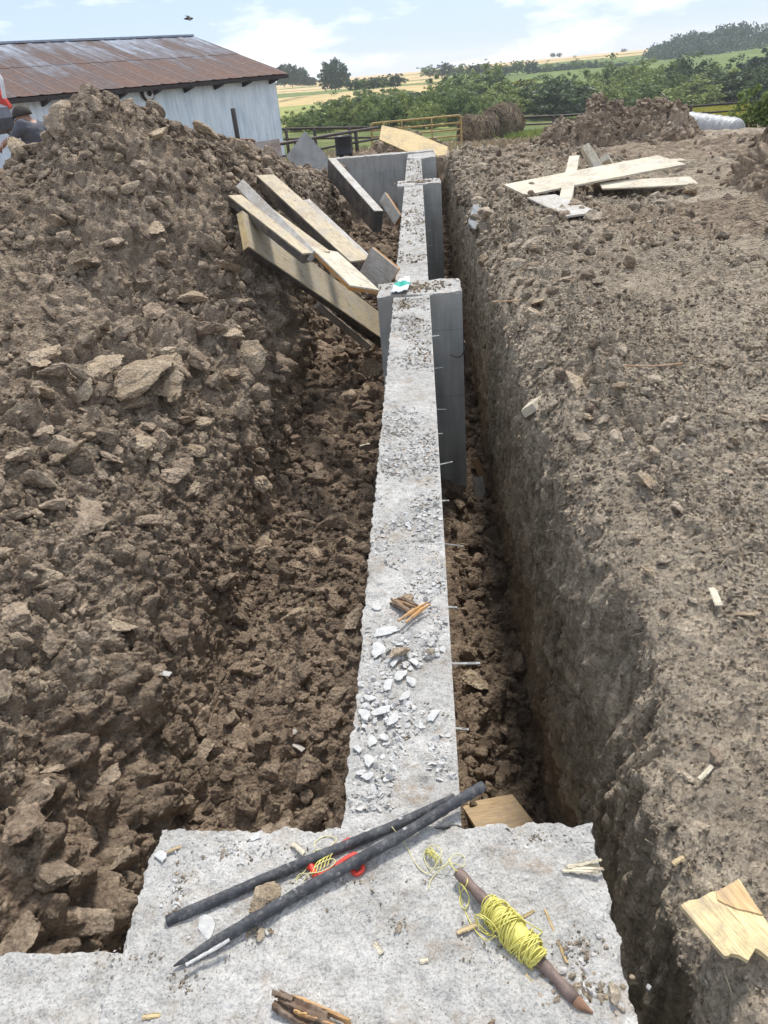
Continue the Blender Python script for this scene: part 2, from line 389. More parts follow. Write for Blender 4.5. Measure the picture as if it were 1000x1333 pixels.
# right-hand cut face: vertical tooth marks of the digger bucket
pv = P0*np.array([.2, 1, .12], np.float32)
crv = lambda f_, s_, w_: np.clip(1-np.abs(vnoise(pv+.03*np.stack([X0*0, vnoise(P0, 2.5, s_+9), X0*0], 1), f_, s_))/w_, 0, 1)
gro = .03 + fbm(pv, 4.5, 2, .5, 51)*.022 - crv(6.5, 53, .24)*.085*np.clip(.5+vnoise(P0, 2, 60)*1.5, 0, 1) - crv(14, 54, .3)*.036*np.clip(.5+vnoise(P0, 3, 61)*1.5, 0, 1) - crv(26, 55, .35)*.012 + fbm(P0, 11, 4, .6, 57)*.018 + clod_h(P0, 14, 58)*.016
facem = np.clip((-.02-Z0)/.14, 0, 1)*np.clip((X0-.43)/.03, 0, 1)*(Y0 < 18)
edge = np.clip((-Z0+.1)/.2, 0, 1)
Rd = Rd*(1-facem)+(gro-.03)*facem
# left bank: crumbly steep toe has smaller relief, floor is rubble
floorL = np.clip((-1.15-Z0)/.3, 0, 1)*(X0 > -1.55)*(X0 < .5)
Ld = Ld*(1-.2*floorL)
Dz = np.where(leftm > 0, Ld, Rd)
# blend across the strip under the wall
wgt = np.clip((X0-.05)/.35, 0, 1); mid = (cid >= nL-30) & (cid < nL+nB)
Rfl = Ld
Dz = np.where(mid, Ld*.8, Dz)
s0 = nL+nB; k = np.clip((cid-s0)/14., 0, 1)
Dz = np.where(cid >= s0, Ld*.8*(1-k)+Dz*k, Dz)
# behind the far cross wall the yard is flatter
calm = np.clip((Y0-18.2)/1.5, 0, 1)
Dz = Dz*(1-.6*calm)
# keep soil out of the concrete of the near block
TER = (P0 + NRM.reshape(-1, 3)*Dz[:, None]).reshape(ny_, ns_, 3)
TN = NRM
idx = np.arange(ny_*ns_).reshape(ny_, ns_)
def strip(name, a, b, mats, mi_fn=None, pull=None):
    V = TER[:, a:b+1].reshape(-1, 3)
    n = b-a+1; q = np.arange(ny_*n).reshape(ny_, n)
    Fq = np.stack([q[:-1, :-1], q[:-1, 1:], q[1:, 1:], q[1:, :-1]], -1).reshape(-1, 4)
    mi = None
    if mi_fn is not None:
        c = V[Fq].mean(1); mi = mi_fn(c)
    return np_obj(name, V, Fq, mats, smooth=True, mi=mi)
sLfoot = sum(LC[:8])     # column at the left foot
def mi_left(c):
    r = RNG.random(len(c)); t = vnoise(c, 2.2, 77)*.35+vnoise(c, 9, 78)*.3
    moist = (c[:, 2] + t*.6) < -.75
    return np.where(moist, 1, 0).astype(np.int32)
tag(strip('soil_bank', 0, sLfoot, [M['soil_brown'], M['soil_moist']], mi_left), 'big bank of dug brown clods heaped along the left side of the trench', 'soil bank', kind='thing')
tag(strip('trench_floor', sLfoot, nL+nB, [M['soil_moist']]), kind='structure')
def mi_right(c):
    t = vnoise(c, 2.2, 77)*.35+vnoise(c, 9, 78)*.3
    d = (c[:, 2]+t*.4) < -1.45
    dark = (vnoise(c, .35, 99)+vnoise(c, 1.1, 98)*.6+np.clip((c[:, 1]-6)/9, 0, 1)*.9+t*.5) > .75
    return np.where(d, 1, np.where((c[:, 2]+t*.25 < -.12) & (c[:, 0] < .8) & (c[:, 1] < 18), 3, np.where(dark & (c[:, 1] < 24) & (c[:, 0] > 1.4), 2, 0))).astype(np.int32)
tag(strip('ground', nL+nB, ns_-1, [M['soil_dry'], M['soil_moist'], M['soil_brown'], M['soil_cut']], mi_right), kind='structure')

def heap(name, cx, cy, rx, ry, h, mats, z0=0, n=170, seed=0, label=None, rot=0, cat='soil heap', pk=None):
    """a dumped heap of clods"""
    r = np.linspace(0, 1.0, n)**.85; a = np.linspace(0, 2*PI, int(n*2.2), endpoint=False)
    rr, aa = np.meshgrid(r, a, indexing='ij')
    c, s = math.cos(rot), math.sin(rot)
    lx = rr*np.cos(aa)*rx; ly = rr*np.sin(aa)*ry
    x = cx+lx*c-ly*s; y = cy+lx*s+ly*c
    p2 = np.stack([x, y, np.zeros_like(x)], -1).reshape(-1, 3).astype(np.float32)
    lump = 1+.2*vnoise(p2, 1.1/ max(.5, rx/2.5), seed+3)+.2*vnoise(p2, 2.7, seed+4)
    prof = (np.clip(1-rr**2.3, 0, 1)).reshape(-1)
    z = z0 - .15 + (h+.15)*prof*lump
    p = np.stack([p2[:, 0], p2[:, 1], z], -1).astype(np.float32)
    dd = clod_h(p, 2.6, seed+5)*.14+clod_h(p, 6, seed+6)*.075+clod_h(p, 14, seed+7)*.035+fbm(p, 12, 3, .6, seed+8)*.02
    nr = np.stack([(p[:, 0]-cx)/rx, (p[:, 1]-cy)/ry, np.full(len(p), .9)], -1); nr /= np.linalg.norm(nr, axis=1, keepdims=True)
    p = p + nr*dd[:, None]*np.clip(prof*4, 0.2, 1)[:, None]
    na = len(a); q = np.arange(n*na).reshape(n, na); q2 = np.roll(q, -1, axis=1)
    Fq = np.stack([q[:-1], q[1:], q2[1:], q2[:-1]], -1).reshape(-1, 4)
    o = np_obj(name, p, Fq, mats, smooth=True)
    if label: tag(o, label, cat, kind='thing')
    return o, p
HEAPS = []
for args in (
    dict(cx=3.7, cy=17.6, rx=1.3, ry=1.2, h=.55, seed=200, label='low ragged heap of dark clods in front of the tree belt'),
    dict(cx=4.6, cy=17.5, rx=1.3, ry=1.2, h=.5, seed=230, label='dark clod heap between the crossed planks and the white plastic roll'),
    dict(cx=5.95, cy=9.9, rx=2.2, ry=2.4, h=1.15, seed=260, label='dark soil heap cut off by the right edge of the photo'),
    dict(cx=-.3, cy=21.6, rx=1.1, ry=.8, h=.42, z0=-.35, seed=290, label='small dark soil heap behind the far end of the wall')):
    o, p = heap('soil_heap', mats=[M['soil_brown']], **args)
    HEAPS.append(p)

# ------------------------------------------------------------------ loose clods
def ico(level):
    bm = bmesh.new(); bmesh.ops.create_icosphere(bm, subdivisions=level, radius=1)
    V = np.array([v.co[:] for v in bm.verts], np.float32); Fq = np.array([[v.index for v in f.verts] for f in bm.faces], np.int32); bm.free()
    return V, Fq
def clod_shape(level, seed):
    V, Fq = ico(level); rg = np.random.default_rng(seed)
    r = np.ones(len(V), np.float32)
    for _ in range(15):       # planar breaks
        d = rg.normal(size=3); d /= np.linalg.norm(d); k = rg.uniform(.42, .82)
        dt = V@d; r = np.where(dt*r > k, k/np.maximum(dt, 1e-3), r)
    W = V*r[:, None]
    W = W*(1+.16*vnoise(W+seed, 2.3, seed)[:, None]+.09*vnoise(W+seed, 6, seed+1)[:, None]+(.05*vnoise(W+seed, 14, seed+2)[:, None] if level > 2 else 0))
    W = W*np.array([1, rg.uniform(.65, .95), rg.uniform(.42, .75)], np.float32)
    return W.astype(np.float32), Fq
def scatter_mesh(name, pts, sizes, nrms, level, mats, mi_c=None, sink=.25, kinds=10, seed=5, flat=1.):
    shapes = [clod_shape(level, seed*100+k) for k in range(kinds)]
    rg = np.random.default_rng(seed); n = len(pts)
    # random rotations biased to lie on the surface
    q = rg.normal(size=(n, 4)) * np.array([1, .35, .35, 1.2]); q /= np.linalg.norm(q, axis=1, keepdims=True)
    w, x, y, z = q.T
    Rm = np.stack([1-2*(y*y+z*z), 2*(x*y-z*w), 2*(x*z+y*w), 2*(x*y+z*w), 1-2*(x*x+z*z), 2*(y*z-x*w), 2*(x*z-y*w), 2*(y*z+x*w), 1-2*(x*x+y*y)], -1).reshape(n, 3, 3)
    # align z to normal
    nz = nrms/np.linalg.norm(nrms, axis=1, keepdims=True); tx = np.cross(nz, np.array([0, 1., .1])); tx /= np.linalg.norm(tx, axis=1, keepdims=True)+1e-9; ty = np.cross(nz, tx)
    A = np.stack([tx, ty, nz], -1)
    Rm = A@Rm
    kid = rg.integers(0, kinds, n)
    Vs, Fs, Ms = [], [], []; off = 0
    for k in range(kinds):
        s = np.where(kid == k)[0]
        if not len(s): continue
        V, Fq = shapes[k]; V = V*np.array([1, 1, flat], np.float32)
        W = np.einsum('nij,vj->nvi', Rm[s], V)*sizes[s][:, None, None] + (pts[s]+nz[s]*(sizes[s]*(.5-sink)*flat)[:, None])[:, None]
        Vs.append(W.reshape(-1, 3)); m_ = len(V)
        Fs.append((Fq[None]+(np.arange(len(s))*m_)[:, None, None]).reshape(-1, 3)+off); off += m_*len(s)
        if mi_c is not None: Ms.append(np.repeat(mi_c[s], len(Fq)))
    return np_obj(name, np.concatenate(Vs), np.concatenate(Fs), mats, smooth=False, mi=np.concatenate(Ms) if Ms else None)
BLOCKS = [(-.8, .4, -2, 1.25), (-5, -.7, -2, .93), (-.3, .03, 0, 19), (-.44, .31, 6.2, 6.95), (-.42, .33, 12.9, 13.9), (-2.2, .4, 16.8, 19)]
def clear_of_blocks(p, s):
    ok = np.ones(len(p), bool)
    for a, b, c, d in BLOCKS: ok &= ~((p[:, 0] > a-s) & (p[:, 0] < b+s) & (p[:, 1] > c-s) & (p[:, 1] < d+s))
    return ok
def sample(n, colr, rg, ymax=18, ymin=-.3):
    i = rg.integers(0, ny_, n); j = rg.integers(colr[0], colr[1], n)
    y = ys[i]; ok = (y < ymax) & (y > ymin); i, j = i[ok], j[ok]
    return TER[i, j], TN[i, j]
rg = np.random.default_rng(3)
def sizes_for(p, rg, lo, hi, pw, cap):
    d = np.linalg.norm(p-np.array([0, 0, EYE]), axis=1); u = rg.random(len(p))
    s = d*(lo*(hi/lo)**(u**pw))
    return np.minimum(s, cap)
def build_clods(nm, colr, n, lo, hi, pw, cap, mats, prob, mif, level, seed, ymax=18, label=None, sink=.25):
    p, nn = sample(n, colr, rg, ymax); k = rg.random(len(p)) < prob(p, nn); p, nn = p[k], nn[k]
    s = sizes_for(p, rg, lo, hi, pw, cap); k = clear_of_blocks(p, s); p, nn, s = p[k], nn[k], s[k]
    o = scatter_mesh(nm, p, s, nn, level, mats, mif(p, rg), seed=seed, sink=sink)
    return tag(o, label, 'loose soil', kind='stuff')
LM = [M['soil_brown'], M['soil_moist'], M['soil_tan']]
RM = [M['soil_dry'], M['soil_moist'], M['soil_brown'], M['soil_tan']]
def mifL(p, rg): return np.where(p[:, 2]+rg.normal(size=len(p))*.15 < -.75, 1, np.where(rg.random(len(p)) < .07, 2, 0)).astype(np.int32)
def mifR(p, rg): return np.where(p[:, 2] < -.6, 1, np.where(rg.random(len(p)) < .22, 2, np.where(rg.random(len(p)) < .2, 3, 0))).astype(np.int32)
build_clods('clod_litter', (0, nL+nB-2), int(46000*DETAIL**2), .002, .012, 1.7, .10, LM, lambda p, n: np.where(vnoise(p, .9, 64) > .3, .08, .45+.55*(vnoise(p, 1.3, 61) > -.3)), mifL, 2, 71, label='small brown clods strewn over the left bank and trench floor')
build_clods('clod_litter', (0, nL+nB-2), int(2300*DETAIL**2), .008, .026, 1.3, .16, LM, lambda p, n: .2+.8*(vnoise(p, 1.1, 62) > .0), mifL, 3, 72, label='fist sized brown clods strewn over the left bank and trench floor')
build_clods('clod_litter', (sLfoot, nL+nB+14), int(2600*DETAIL**2), .006, .021, 1.3, .13, LM, lambda p, n: np.where(p[:, 2] < -1, 1., 0), mifL, 3, 76, label='brown clods covering the trench floor on both sides of the wall')
def probR(p, n): return np.clip(.25+.7*np.exp(-((p[:, 0]-.95)/.35)**2)*(p[:, 1] > 2)+.5*(vnoise(p, 1.2, 63) > .1)+.3*(p[:, 1] > 7), 0, 1)*np.where(p[:, 2] < -.2, .12, 1)
build_clods('clod_litter', (nL+nB-2, ns_-1), int(30000*DETAIL**2), .0014, .0075, 1.9, .07, RM, probR, mifR, 1, 73, label='small dry crumbs of soil strewn over the ground right of the trench')
build_clods('clod_litter', (nL+nB+sum(RC[:3]), ns_-1), int(90000*DETAIL**2), .0012, .0055, 1.8, .03, RM, lambda p, n: .45+.55*(vnoise(p, 3, 67) > -.1), mifR, 1, 75, ymax=5.5, label='fine crumbs of dry soil covering the near ground right of the trench')
build_clods('clod_litter', (nL+nB+sum(RC[:3]), ns_-1), int(1500*DETAIL**2), .006, .016, 1.5, .12, RM, lambda p, n: probR(p, n)*.8, mifR, 3, 74, label='fist sized dry clods strewn over the ground right of the trench')
for hp, sd in zip(HEAPS, range(80, 90)):
    k = rg.integers(0, len(hp), 700); p = hp[k]; k = p[:, 2] > -.3; p = p[k]
    c0 = hp.mean(0); nn = np.stack([p[:, 0]-c0[0], p[:, 1]-c0[1], np.full(len(p), 1.2)], -1)
    tag(scatter_mesh('heap_clods', p, rg.uniform(.03, .12, len(p)).astype(np.float32), nn.astype(np.float32), 1, [M['soil_brown']], seed=sd), 'broken dark clods lying loose on a soil heap', 'loose soil', kind='stuff')

# biggest clods: each its own object, shared meshes
CM = []
for k in range(14):
    V, Fq = clod_shape(4, 900+k)
    mk = (M['soil_brown'], M['soil_tan'], M['soil_brown'], M['soil_moist'])[k % 4]
    o = np_obj('soil_clod', V, Fq, mk, smooth=False); CM.append(o.data); bpy.data.objects.remove(o)
CMR = []
for k in range(8):
    V, Fq = clod_shape(4, 950+k); o = np_obj('soil_clod', V, Fq, (M['soil_dry'], M['soil_tan'], M['soil_brown'], M['soil_dry'])[k % 4], smooth=False); CMR.append(o.data); bpy.data.objects.remove(o)
def put_clod(me, p, s, label, group, rot=None, scl=(1, 1, 1)):
    o = bpy.data.objects.new('soil_clod', me); COL.objects.link(o)
    o.location = p; o.rotation_euler = rot or (rg.normal()*.35, rg.normal()*.35, rg.uniform(0, 6.28))
    o.scale = (s*scl[0], s*scl[1], s*scl[2]); return tag(o, label, 'soil clod', group)
def ter_at(px, py, wobble=1):
    """terrain vertex nearest to a pixel of the survey photo"""
    return _proj_nearest(px, py)
_V = TER.reshape(-1, 3); _w = _V-np.array([0, 0, EYE], np.float32)
_cx = _w@np.array([CX[0], CF[0], -CD[0]], np.float32); _cy = _w@np.array([CX[1], CF[1], -CD[1]], np.float32); _cz = _w@np.array([CX[2], CF[2], -CD[2]], np.float32)
_cz2 = np.where(_cz > .1, _cz, 1e9); PXX = 500+FOC*_cx/_cz2; PYY = 666.5+FOC*_cy/_cz2
def _proj_nearest(px, py):
    e = (PXX-px)**2+(PYY-py)**2; c = np.where(e < max(e.min()*4, 16))[0]
    return Vector([float(v) for v in _V[c[np.argmin(_cz[c])]]]), float(_cz[c].min())
HERO = [ # px, py, width px, stretch, mesh, label
 (182, 492, 120, (1.25, .8, .4), 1, 'broad pale tan slab of clay, widest clod on the left bank'),
 (140, 478, 62, (1, .8, .5), 9, None), (225, 520, 66, (1.2, .7, .5), 13, None), (175, 530, 50, (1, .8, .5), 5, None), (262, 548, 44, (1.2, .7, .5), 1, None), (60, 510, 66, (1.3, .7, .4), 13, None), (110, 512, 40, (1.2, .7, .5), 9, None),
 (330, 470, 60, (1, .9, .35), 1, None), (300, 440, 44, (1.1, .8, .4), 5, None), (205, 300, 30, (1.3, .8, .5), 9, None), (210, 175, 40, (1.2, .8, .5), 5, None), (165, 250, 36, (1.2, .8, .5), 13, None), (75, 290, 36, (1, .8, .6), 1, None), (345, 700, 40, (1.2, .7, .5), 9, None), (255, 590, 40, (1.2, .7, .5), 1, None), (95, 590, 50, (1.3, .7, .4), 13, None),
 (62, 462, 52, (1.2, .7, .5), 5, 'long tan clod near the left edge above the widest slab'),
 (52, 478, 40, (1, .7, .5), 9, None),
 (212, 340, 34, (1, .8, .8), 0, 'upright brown clod casting a dark hollow below the boards'),
 (150, 600, 46, (1, .8, .6), 4, 'rounded brown clod with dark hollow on its left, mid left bank'),
 (52, 668, 24, (.8, 1, .9), 5, 'pale cream clod left of the large flat brown slab'),
 (118, 655, 78, (1.2, 1, .35), 0, 'large flat brown slab tilted on the left bank'),
 (30, 730, 34, (1.1, .7, .6), 13, 'pale elongated clod at the left edge of the photo'),
 (340, 632, 46, (1.1, .8, .7), 1, 'tan clod at the toe of the bank below the wide slab'),
 (398, 880, 28, (1, 1, .8), 3, 'rounded brown clod alone on the trench floor beside the wall'),
 (357, 1005, 44, (1, 1, .8), 3, 'biggest smooth clod on the trench floor next to the corner block'),
 (394, 1014, 30, (1, .8, .8), 7, 'tan flecked clod touching the biggest trench floor clod'),
 (48, 1035, 62, (1.2, 1, .5), 4, 'large smooth brown slab low on the left bank'),
 (75, 1000, 34, (1.2, .7, .6), 0, None),
 (60, 1140, 110, (1.2, 1, .6), 8, 'massive brown clod filling the lower left corner of the bank'),
 (160, 1120, 56, (1, .8, .7), 0, 'cracked brown clod beside the dark gap at the corner block'),
 (30, 1215, 60, (1.3, 1, .5), 4, 'low brown clod against the concrete at the left edge'),
 (120, 1205, 70, (1.3, 1, .5), 12, 'smooth brown clod wedged above the left concrete wall'),
 (195, 1150, 40, (.8, 1, .8), 3, None),
 (275, 1085, 40, (1.3, .8, .5), 7, 'tan clod just behind the broken edge of the corner block'),
 (300, 350, 44, (1.4, .6, .4), 9, 'long thin clod left of the yellow edged board'),
 (270, 690, 34, (1, .8, .6), 4, None), (60, 760, 36, (1.4, .8, .5), 8, None), (110, 790, 30, (1, .7, .6), 2, None), (220, 760, 26, (1, .9, .7), 6, None),
 (0, 905, 60, (.8, 1.1, .5), 4, 'smooth brown slab cut off by the left edge of the photo'),
 (430, 520, 30, (1, .8, .7), 3, None), (425, 545, 26, (1, .8, .7), 7, None), (470, 590, 22, (1, .8, .6), 3, None), (390, 740, 30, (1.3, .7, .6), 7, None), (445, 640, 26, (1, .8, .6), 3, None),
]
for px, py, w, sc_, mi, lb in HERO:
    p, dz_ = _proj_nearest(px, py)
    if not clear_of_blocks(np.array([p]), .02)[0]: continue
    put_clod(CM[mi], p+Vector((0, 0, w/2/FOC*dz_*sc_[2]*.25)), w/2/FOC*dz_*1.05, lb or 'brown soil clod lying among others on the left bank', None if lb else 'soil clods on the left bank and trench floor', scl=sc_)
HERO_R = [
 (752, 500, 52, (1.2, .9, .45), 1, 'broad tan clod behind the small sawn block'),
 (702, 392, 44, (1.4, .9, .4), 1, 'flat tan clod with a thin stick on it beside the lip'),
 (836, 628, 52, (1.2, 1, .6), 1, 'largest angular tan clod on the ground right of the trench'),
 (850, 595, 34, (1, 1, .7), 2, 'round brown clod just above the largest angular one'),
 (878, 660, 34, (1, 1, .6), 3, None), (800, 570, 34, (1, .9, .6), 0, None), (812, 590, 22, (1.2, .8, .5), 3, None), (765, 545, 28, (1, .9, .6), 1, None), (790, 545, 26, (1, .9, .6), 3, None),
 (936, 988, 36, (1.1, .9, .7), 2, 'lone smooth brown clod above the split plywood scrap'),
 (955, 575, 20, (1, .9, .8), 1, None), (975, 565, 26, (1, .9, .7), 0, None), (990, 600, 24, (1, .9, .7), 3, None), (812, 455, 26, (1, .9, .6), 0, None), (925, 365, 26, (1, .9, .7), 2, None), (947, 720, 20, (1.2, .9, .6), 2, None),
 (690, 345, 30, (1, .9, .6), 2, None), (660, 320, 30, (1, .9, .6), 2, None), (905, 780, 20, (1, .9, .5), 0, None), (975, 800, 26, (1.3, .9, .4), 1, None),
]
for px, py, w, sc_, mi, lb in HERO_R:
    p, dz_ = _proj_nearest(px, py)
    put_clod(CMR[mi], p+Vector((0, 0, w/2/FOC*dz_*sc_[2]*.2)), w/2/FOC*dz_, lb or 'dry soil clod lying among others on the ground right of the trench', None if lb else 'soil clods on the ground right of the trench', scl=sc_)
def many(n, colr, me, lo, hi, cap, label, group, ymax, prob):
    p, nn = sample(n*6, colr, rg, ymax, .2); k = rg.random(len(p)) < prob(p, nn); p, nn = p[k], nn[k]
    s = sizes_for(p, rg, lo, hi, 1.2, cap); k = clear_of_blocks(p, s*1.1); p, nn, s = p[k][:n], nn[k][:n], s[k][:n]
    for a, b, c in zip(p, nn, s):
        put_clod(me[int(rg.integers(0, len(me)))], Vector([float(v) for v in a+b*c*.2]), float(c), label, group, scl=(1, 1, .8))
many(110, (LC[0], nL+nB-2), CM, .018, .036, .2, 'brown soil clod lying among others on the left bank', 'soil clods on the left bank and trench floor', 10, lambda p, n: .2+.8*(vnoise(p, 1.1, 62) > .1))
many(60, (nL+nB+sum(RC[:4]), ns_-1), CMR, .010, .02, .14, 'dry soil clod lying among others on the ground right of the trench', 'soil clods on the ground right of the trench', 12, probR)
print('terrain', time.time()-T0, TER.shape)
# ------------------------------------------------------------------ the concrete
def rough_block(name, x0, x1, y0, y1, ztop, zbot, res, parent, edge=.012, seed=0, top_amp=.006, rough_sides='', side_mat=None):
    """poured block: uneven struck-off top with ragged arrises, form-finished sides"""
    nx_ = max(3, int((x1-x0)/res)); nyy = max(3, int((y1-y0)/res))
    xs = np.linspace(x0, x1, nx_+1); yy = np.linspace(y0, y1, nyy+1)
    Xg, Yg = np.meshgrid(xs, yy, indexing='ij')
    P_ = np.stack([Xg, Yg, np.full_like(Xg, ztop)], -1).reshape(-1, 3).astype(np.float32)
    h = fbm(P_, 5, 3, .5, seed)*top_amp + fbm(P_, 28, 4, .6, seed+5)*top_amp*.55 + np.maximum(0, vnoise(P_, 60, seed+9)-.2)*top_amp*.8
    # distance to nearest edge
    dx = np.minimum(P_[:, 0]-x0, x1-P_[:, 0]); dy = np.minimum(P_[:, 1]-y0, y1-P_[:, 1])
    de = np.minimum(dx, dy)
    chip = np.clip(fbm(P_, 14, 3, .6, seed+20)*1.2+.15, 0, 1.2)*edge
    h = h - chip*np.clip(1-de/.012, 0, 1)*1.0
    jx = np.zeros(len(P_)); jy = np.zeros(len(P_))
    e = fbm(P_, 26, 4, .65, seed+30)+.4*np.minimum(0, vnoise(P_, 7, seed+33))
    fade = np.clip(1-de/.05, 0, 1)
    if 'R' in rough_sides: jx += np.where(x1-P_[:, 0] < .05, 1, 0)*e*edge*fade
    if 'L' in rough_sides: jx += np.where(P_[:, 0]-x0 < .05, 1, 0)*e*edge*fade
    if 'B' in rough_sides: jy += np.where(y1-P_[:, 1] < .05, 1, 0)*e*edge*fade
    P_[:, 0] += jx; P_[:, 1] += jy; P_[:, 2] += h
    q = np.arange(len(P_)).reshape(nx_+1, nyy+1)
    Ft = np.stack([q[:-1, :-1], q[1:, :-1], q[1:, 1:], q[:-1, 1:]], -1).reshape(-1, 4)
    ring = np.concatenate([q[:, 0], q[-1, 1:], q[-2::-1, -1], q[0, -2:0:-1]])
    V = [P_]; off = len(P_); rows = [ring]
    base = P_[ring]
    inset = [(x0, x1), (y0, y1)]
    for zz in (ztop-.02, ztop-.06, ztop-.3, zbot):
        b = base.copy(); b[:, 2] = zz
        flat_ = b.copy(); flat_[:, 0] = np.clip(Xg.reshape(-1)[ring], x0, x1); flat_[:, 1] = np.clip(Yg.reshape(-1)[ring], y0, y1)
        kk = 0.5 if zz > ztop-.04 else 1.0
        b[:, :2] = b[:, :2]*(1-kk)+flat_[:, :2]*kk
        V.append(b); rows.append(np.arange(off, off+len(b))); off += len(b)
    Fs = [Ft]
    for a, b in zip(rows[:-1], rows[1:]):
        Fs.append(np.stack([a, b, np.roll(b, -1), np.roll(a, -1)], -1))
    F_ = np.concatenate(Fs); mi = np.concatenate([np.zeros(len(Ft)), np.zeros(len(ring)), np.ones(len(F_)-len(Ft)-len(ring))])
    return np_obj(name, np.concatenate(V), F_, [M['concrete_top'], side_mat or M['concrete_formed']], parent, smooth=False, mi=mi)
WX0, WX1 = -.281, .02
wall = tag(empty('foundation_wall', (0, 0, 0)), 'long pale concrete foundation wall with buttresses running down the middle of the trench', 'foundation wall', kind='thing')
rough_block('corner_block', -.762, .343, -.6, 1.197, .004, -2.3, .0055, wall, .008, 1, .005, 'LRB')
rough_block('side_wall', -4.0, -.738, -.1, .888, .001, -2.3, .007, wall, .004, 2, .005, 'B')
rough_block('wall_stem', WX0, WX1, 1.1975, 6.278, -.002, -2.3, .0072, wall, .006, 3, .006, 'L')
rough_block('buttress', -.423, .291, 6.28, 6.73, .006, -2.3, .014, wall, .01, 4, .008, 'LRB')
rough_block('wall_stem', WX0, WX1-.003, 6.7305, 13.03, -.002, -2.3, .016, wall, .006, 5, .008, 'L')
rough_block('buttress', -.401, .312, 13.03, 13.6, .006, -2.3, .022, wall, .01, 6, .008, 'LRB')
rough_block('wall_stem', WX0, WX1-.003, 13.6005, 17.0, -.002, -2.3, .02, wall, .006, 7, .01)
rough_block('end_block', -.27, .32, 17.0, 18.05, .006, -2.3, .03, wall, .01, 8, .01)
rough_block('cross_wall', -2.3, .3, 18.055, 18.35, .03, -2.3, .03, wall, .006, 9, .006)

# snap ties poking out of the formed faces
def tie(x, y, z, L=.085, yaw=0, bent=0):
    bm = bmesh.new()
    def bx(a, b):
        r = bmesh.ops.create_cube(bm, size=1); c = [(p+q)/2 for p, q in zip(a, b)]; s = [abs(q-p) for p, q in zip(a, b)]
        for v in r['verts']: v.co = Vector((v.co.x*s[0]+c[0], v.co.y*s[1]+c[1], v.co.z*s[2]+c[2]))
    # flat strap with a slot near the tip
    bx((-.01, -.0012, -.011), (L*.55, .0012, .011)); bx((L*.55, -.0012, .0045), (L*.86, .0012, .011)); bx((L*.55, -.0012, -.011), (L*.86, .0012, -.0045)); bx((L*.86, -.0012, -.011), (L, .0012, .011))
    bx((.0, -.004, -.0125), (.004, .004, .0125))
    o = bm_obj('snap_tie', bm, M['steel'], wall)
    o.location = (x, y, z); o.rotation_euler = (R(72)+yaw, bent, yaw*.4)
    return o
for i, (px, py, w_) in enumerate([(584, 948, .06), (586, 864, .1), (578, 790, .05), (574, 708, .085), (571, 652, .05), (569, 605, .07), (567, 565, .04), (565, 533, .06), (563, 480, .06), (561, 438, .055)]):
    ztie = -.14 if i not in (0, 2, 4, 6) else -.62
    p = at(px, py, z=ztie); tie(WX1, p.y, ztie, w_, rg.normal()*.15, rg.normal()*.08)
for yy in (7.4, 8.2, 9.0, 9.9, 10.8): tie(WX1-.003, yy, -.15, .07, rg.normal()*.1, 0)
for yy, zz in ((2.0, -.4), (2.9, -.4), (4.2, -.4), (5.3, -.4)): 
    t_ = tie(WX0, yy, zz, .05); t_.rotation_euler = (R(72), 0, PI)

# white laitance flakes and pebbles on the wall top
M['flake'] = simple('white_flake', (.5, .492, .47), .85, var=.18, scale=60, bump=.4)
M['gravel'] = simple('grey_gravel', (.45, .43, .40), .9, var=.35, scale=90, bump=.4)
def on_wall(n, y0, y1, x0, x1, dens, rg, seed):
    y = y0+(y1-y0)*rg.random(n)**1.35; x = rg.uniform(x0, x1, n); p = np.stack([x, y, np.zeros(n)], -1).astype(np.float32)
    k = (vnoise(p, 2.6, seed)+vnoise(p, 7, seed+1)*.5) > dens
    return p[k]
up = lambda n: np.tile(np.array([0, 0, 1.], np.float32), (n, 1))
p = on_wall(3800, 1.25, 3.9, WX0+.012, WX1-.012, -.35, rg, 301); s = (.004+.014*rg.random(len(p))**2.2).astype(np.float32)
tag(scatter_mesh('gravel', p, s, up(len(p)), 2, [M['flake'], M['gravel']], (rg.random(len(p)) < .35).astype(int), seed=31, flat=.25, sink=.42), 'white chips and pebbles of crusted concrete on top of the near wall', 'gravel', kind='stuff')
p = on_wall(3600, 1.25, 6.2, WX0+.01, WX1-.01, .0, rg, 311); s = (.003+.006*rg.random(len(p))).astype(np.float32)*np.clip(p[:, 1]/2.5, 1, 2.2)
tag(scatter_mesh('gravel', p, s.astype(np.float32), up(len(p)), 1, [M['flake'], M['gravel'], M['soil_tan']], rg.integers(0, 3, len(p)), seed=32, flat=.6), 'fine grey and tan grit scattered along the wall top', 'gravel', kind='stuff')
p = on_wall(1500, 6.8, 17.5, WX0+.01, WX1-.01, -.1, rg, 313); s = rg.uniform(.008, .03, len(p)).astype(np.float32)
tag(scatter_mesh('gravel', p, s, up(len(p)), 1, [M['flake'], M['soil_dry'], M['soil_tan']], rg.integers(0, 3, len(p)), seed=33, flat=.5), 'crumbled soil and grit along the far stretch of the wall top', 'gravel', kind='stuff')
def patch(name, c, r, n, lo, hi, mats, seed, label, cat='loose soil', z=.006, mi=None, level=2, flat=.6):
    a = rg.uniform(0, 2*PI, n); q = np.abs(rg.normal(size=n))*.5
    p = np.stack([c[0]+np.cos(a)*q*r[0], c[1]+np.sin(a)*q*r[1], np.full(n, z)], -1).astype(np.float32)
    s = (lo+(hi-lo)*rg.random(n)**2.5).astype(np.float32)
    return tag(scatter_mesh(name, p, s, up(n), level, mats, mi if mi is not None else rg.integers(0, len(mats), n), seed=seed, flat=flat), label, cat, kind='stuff')
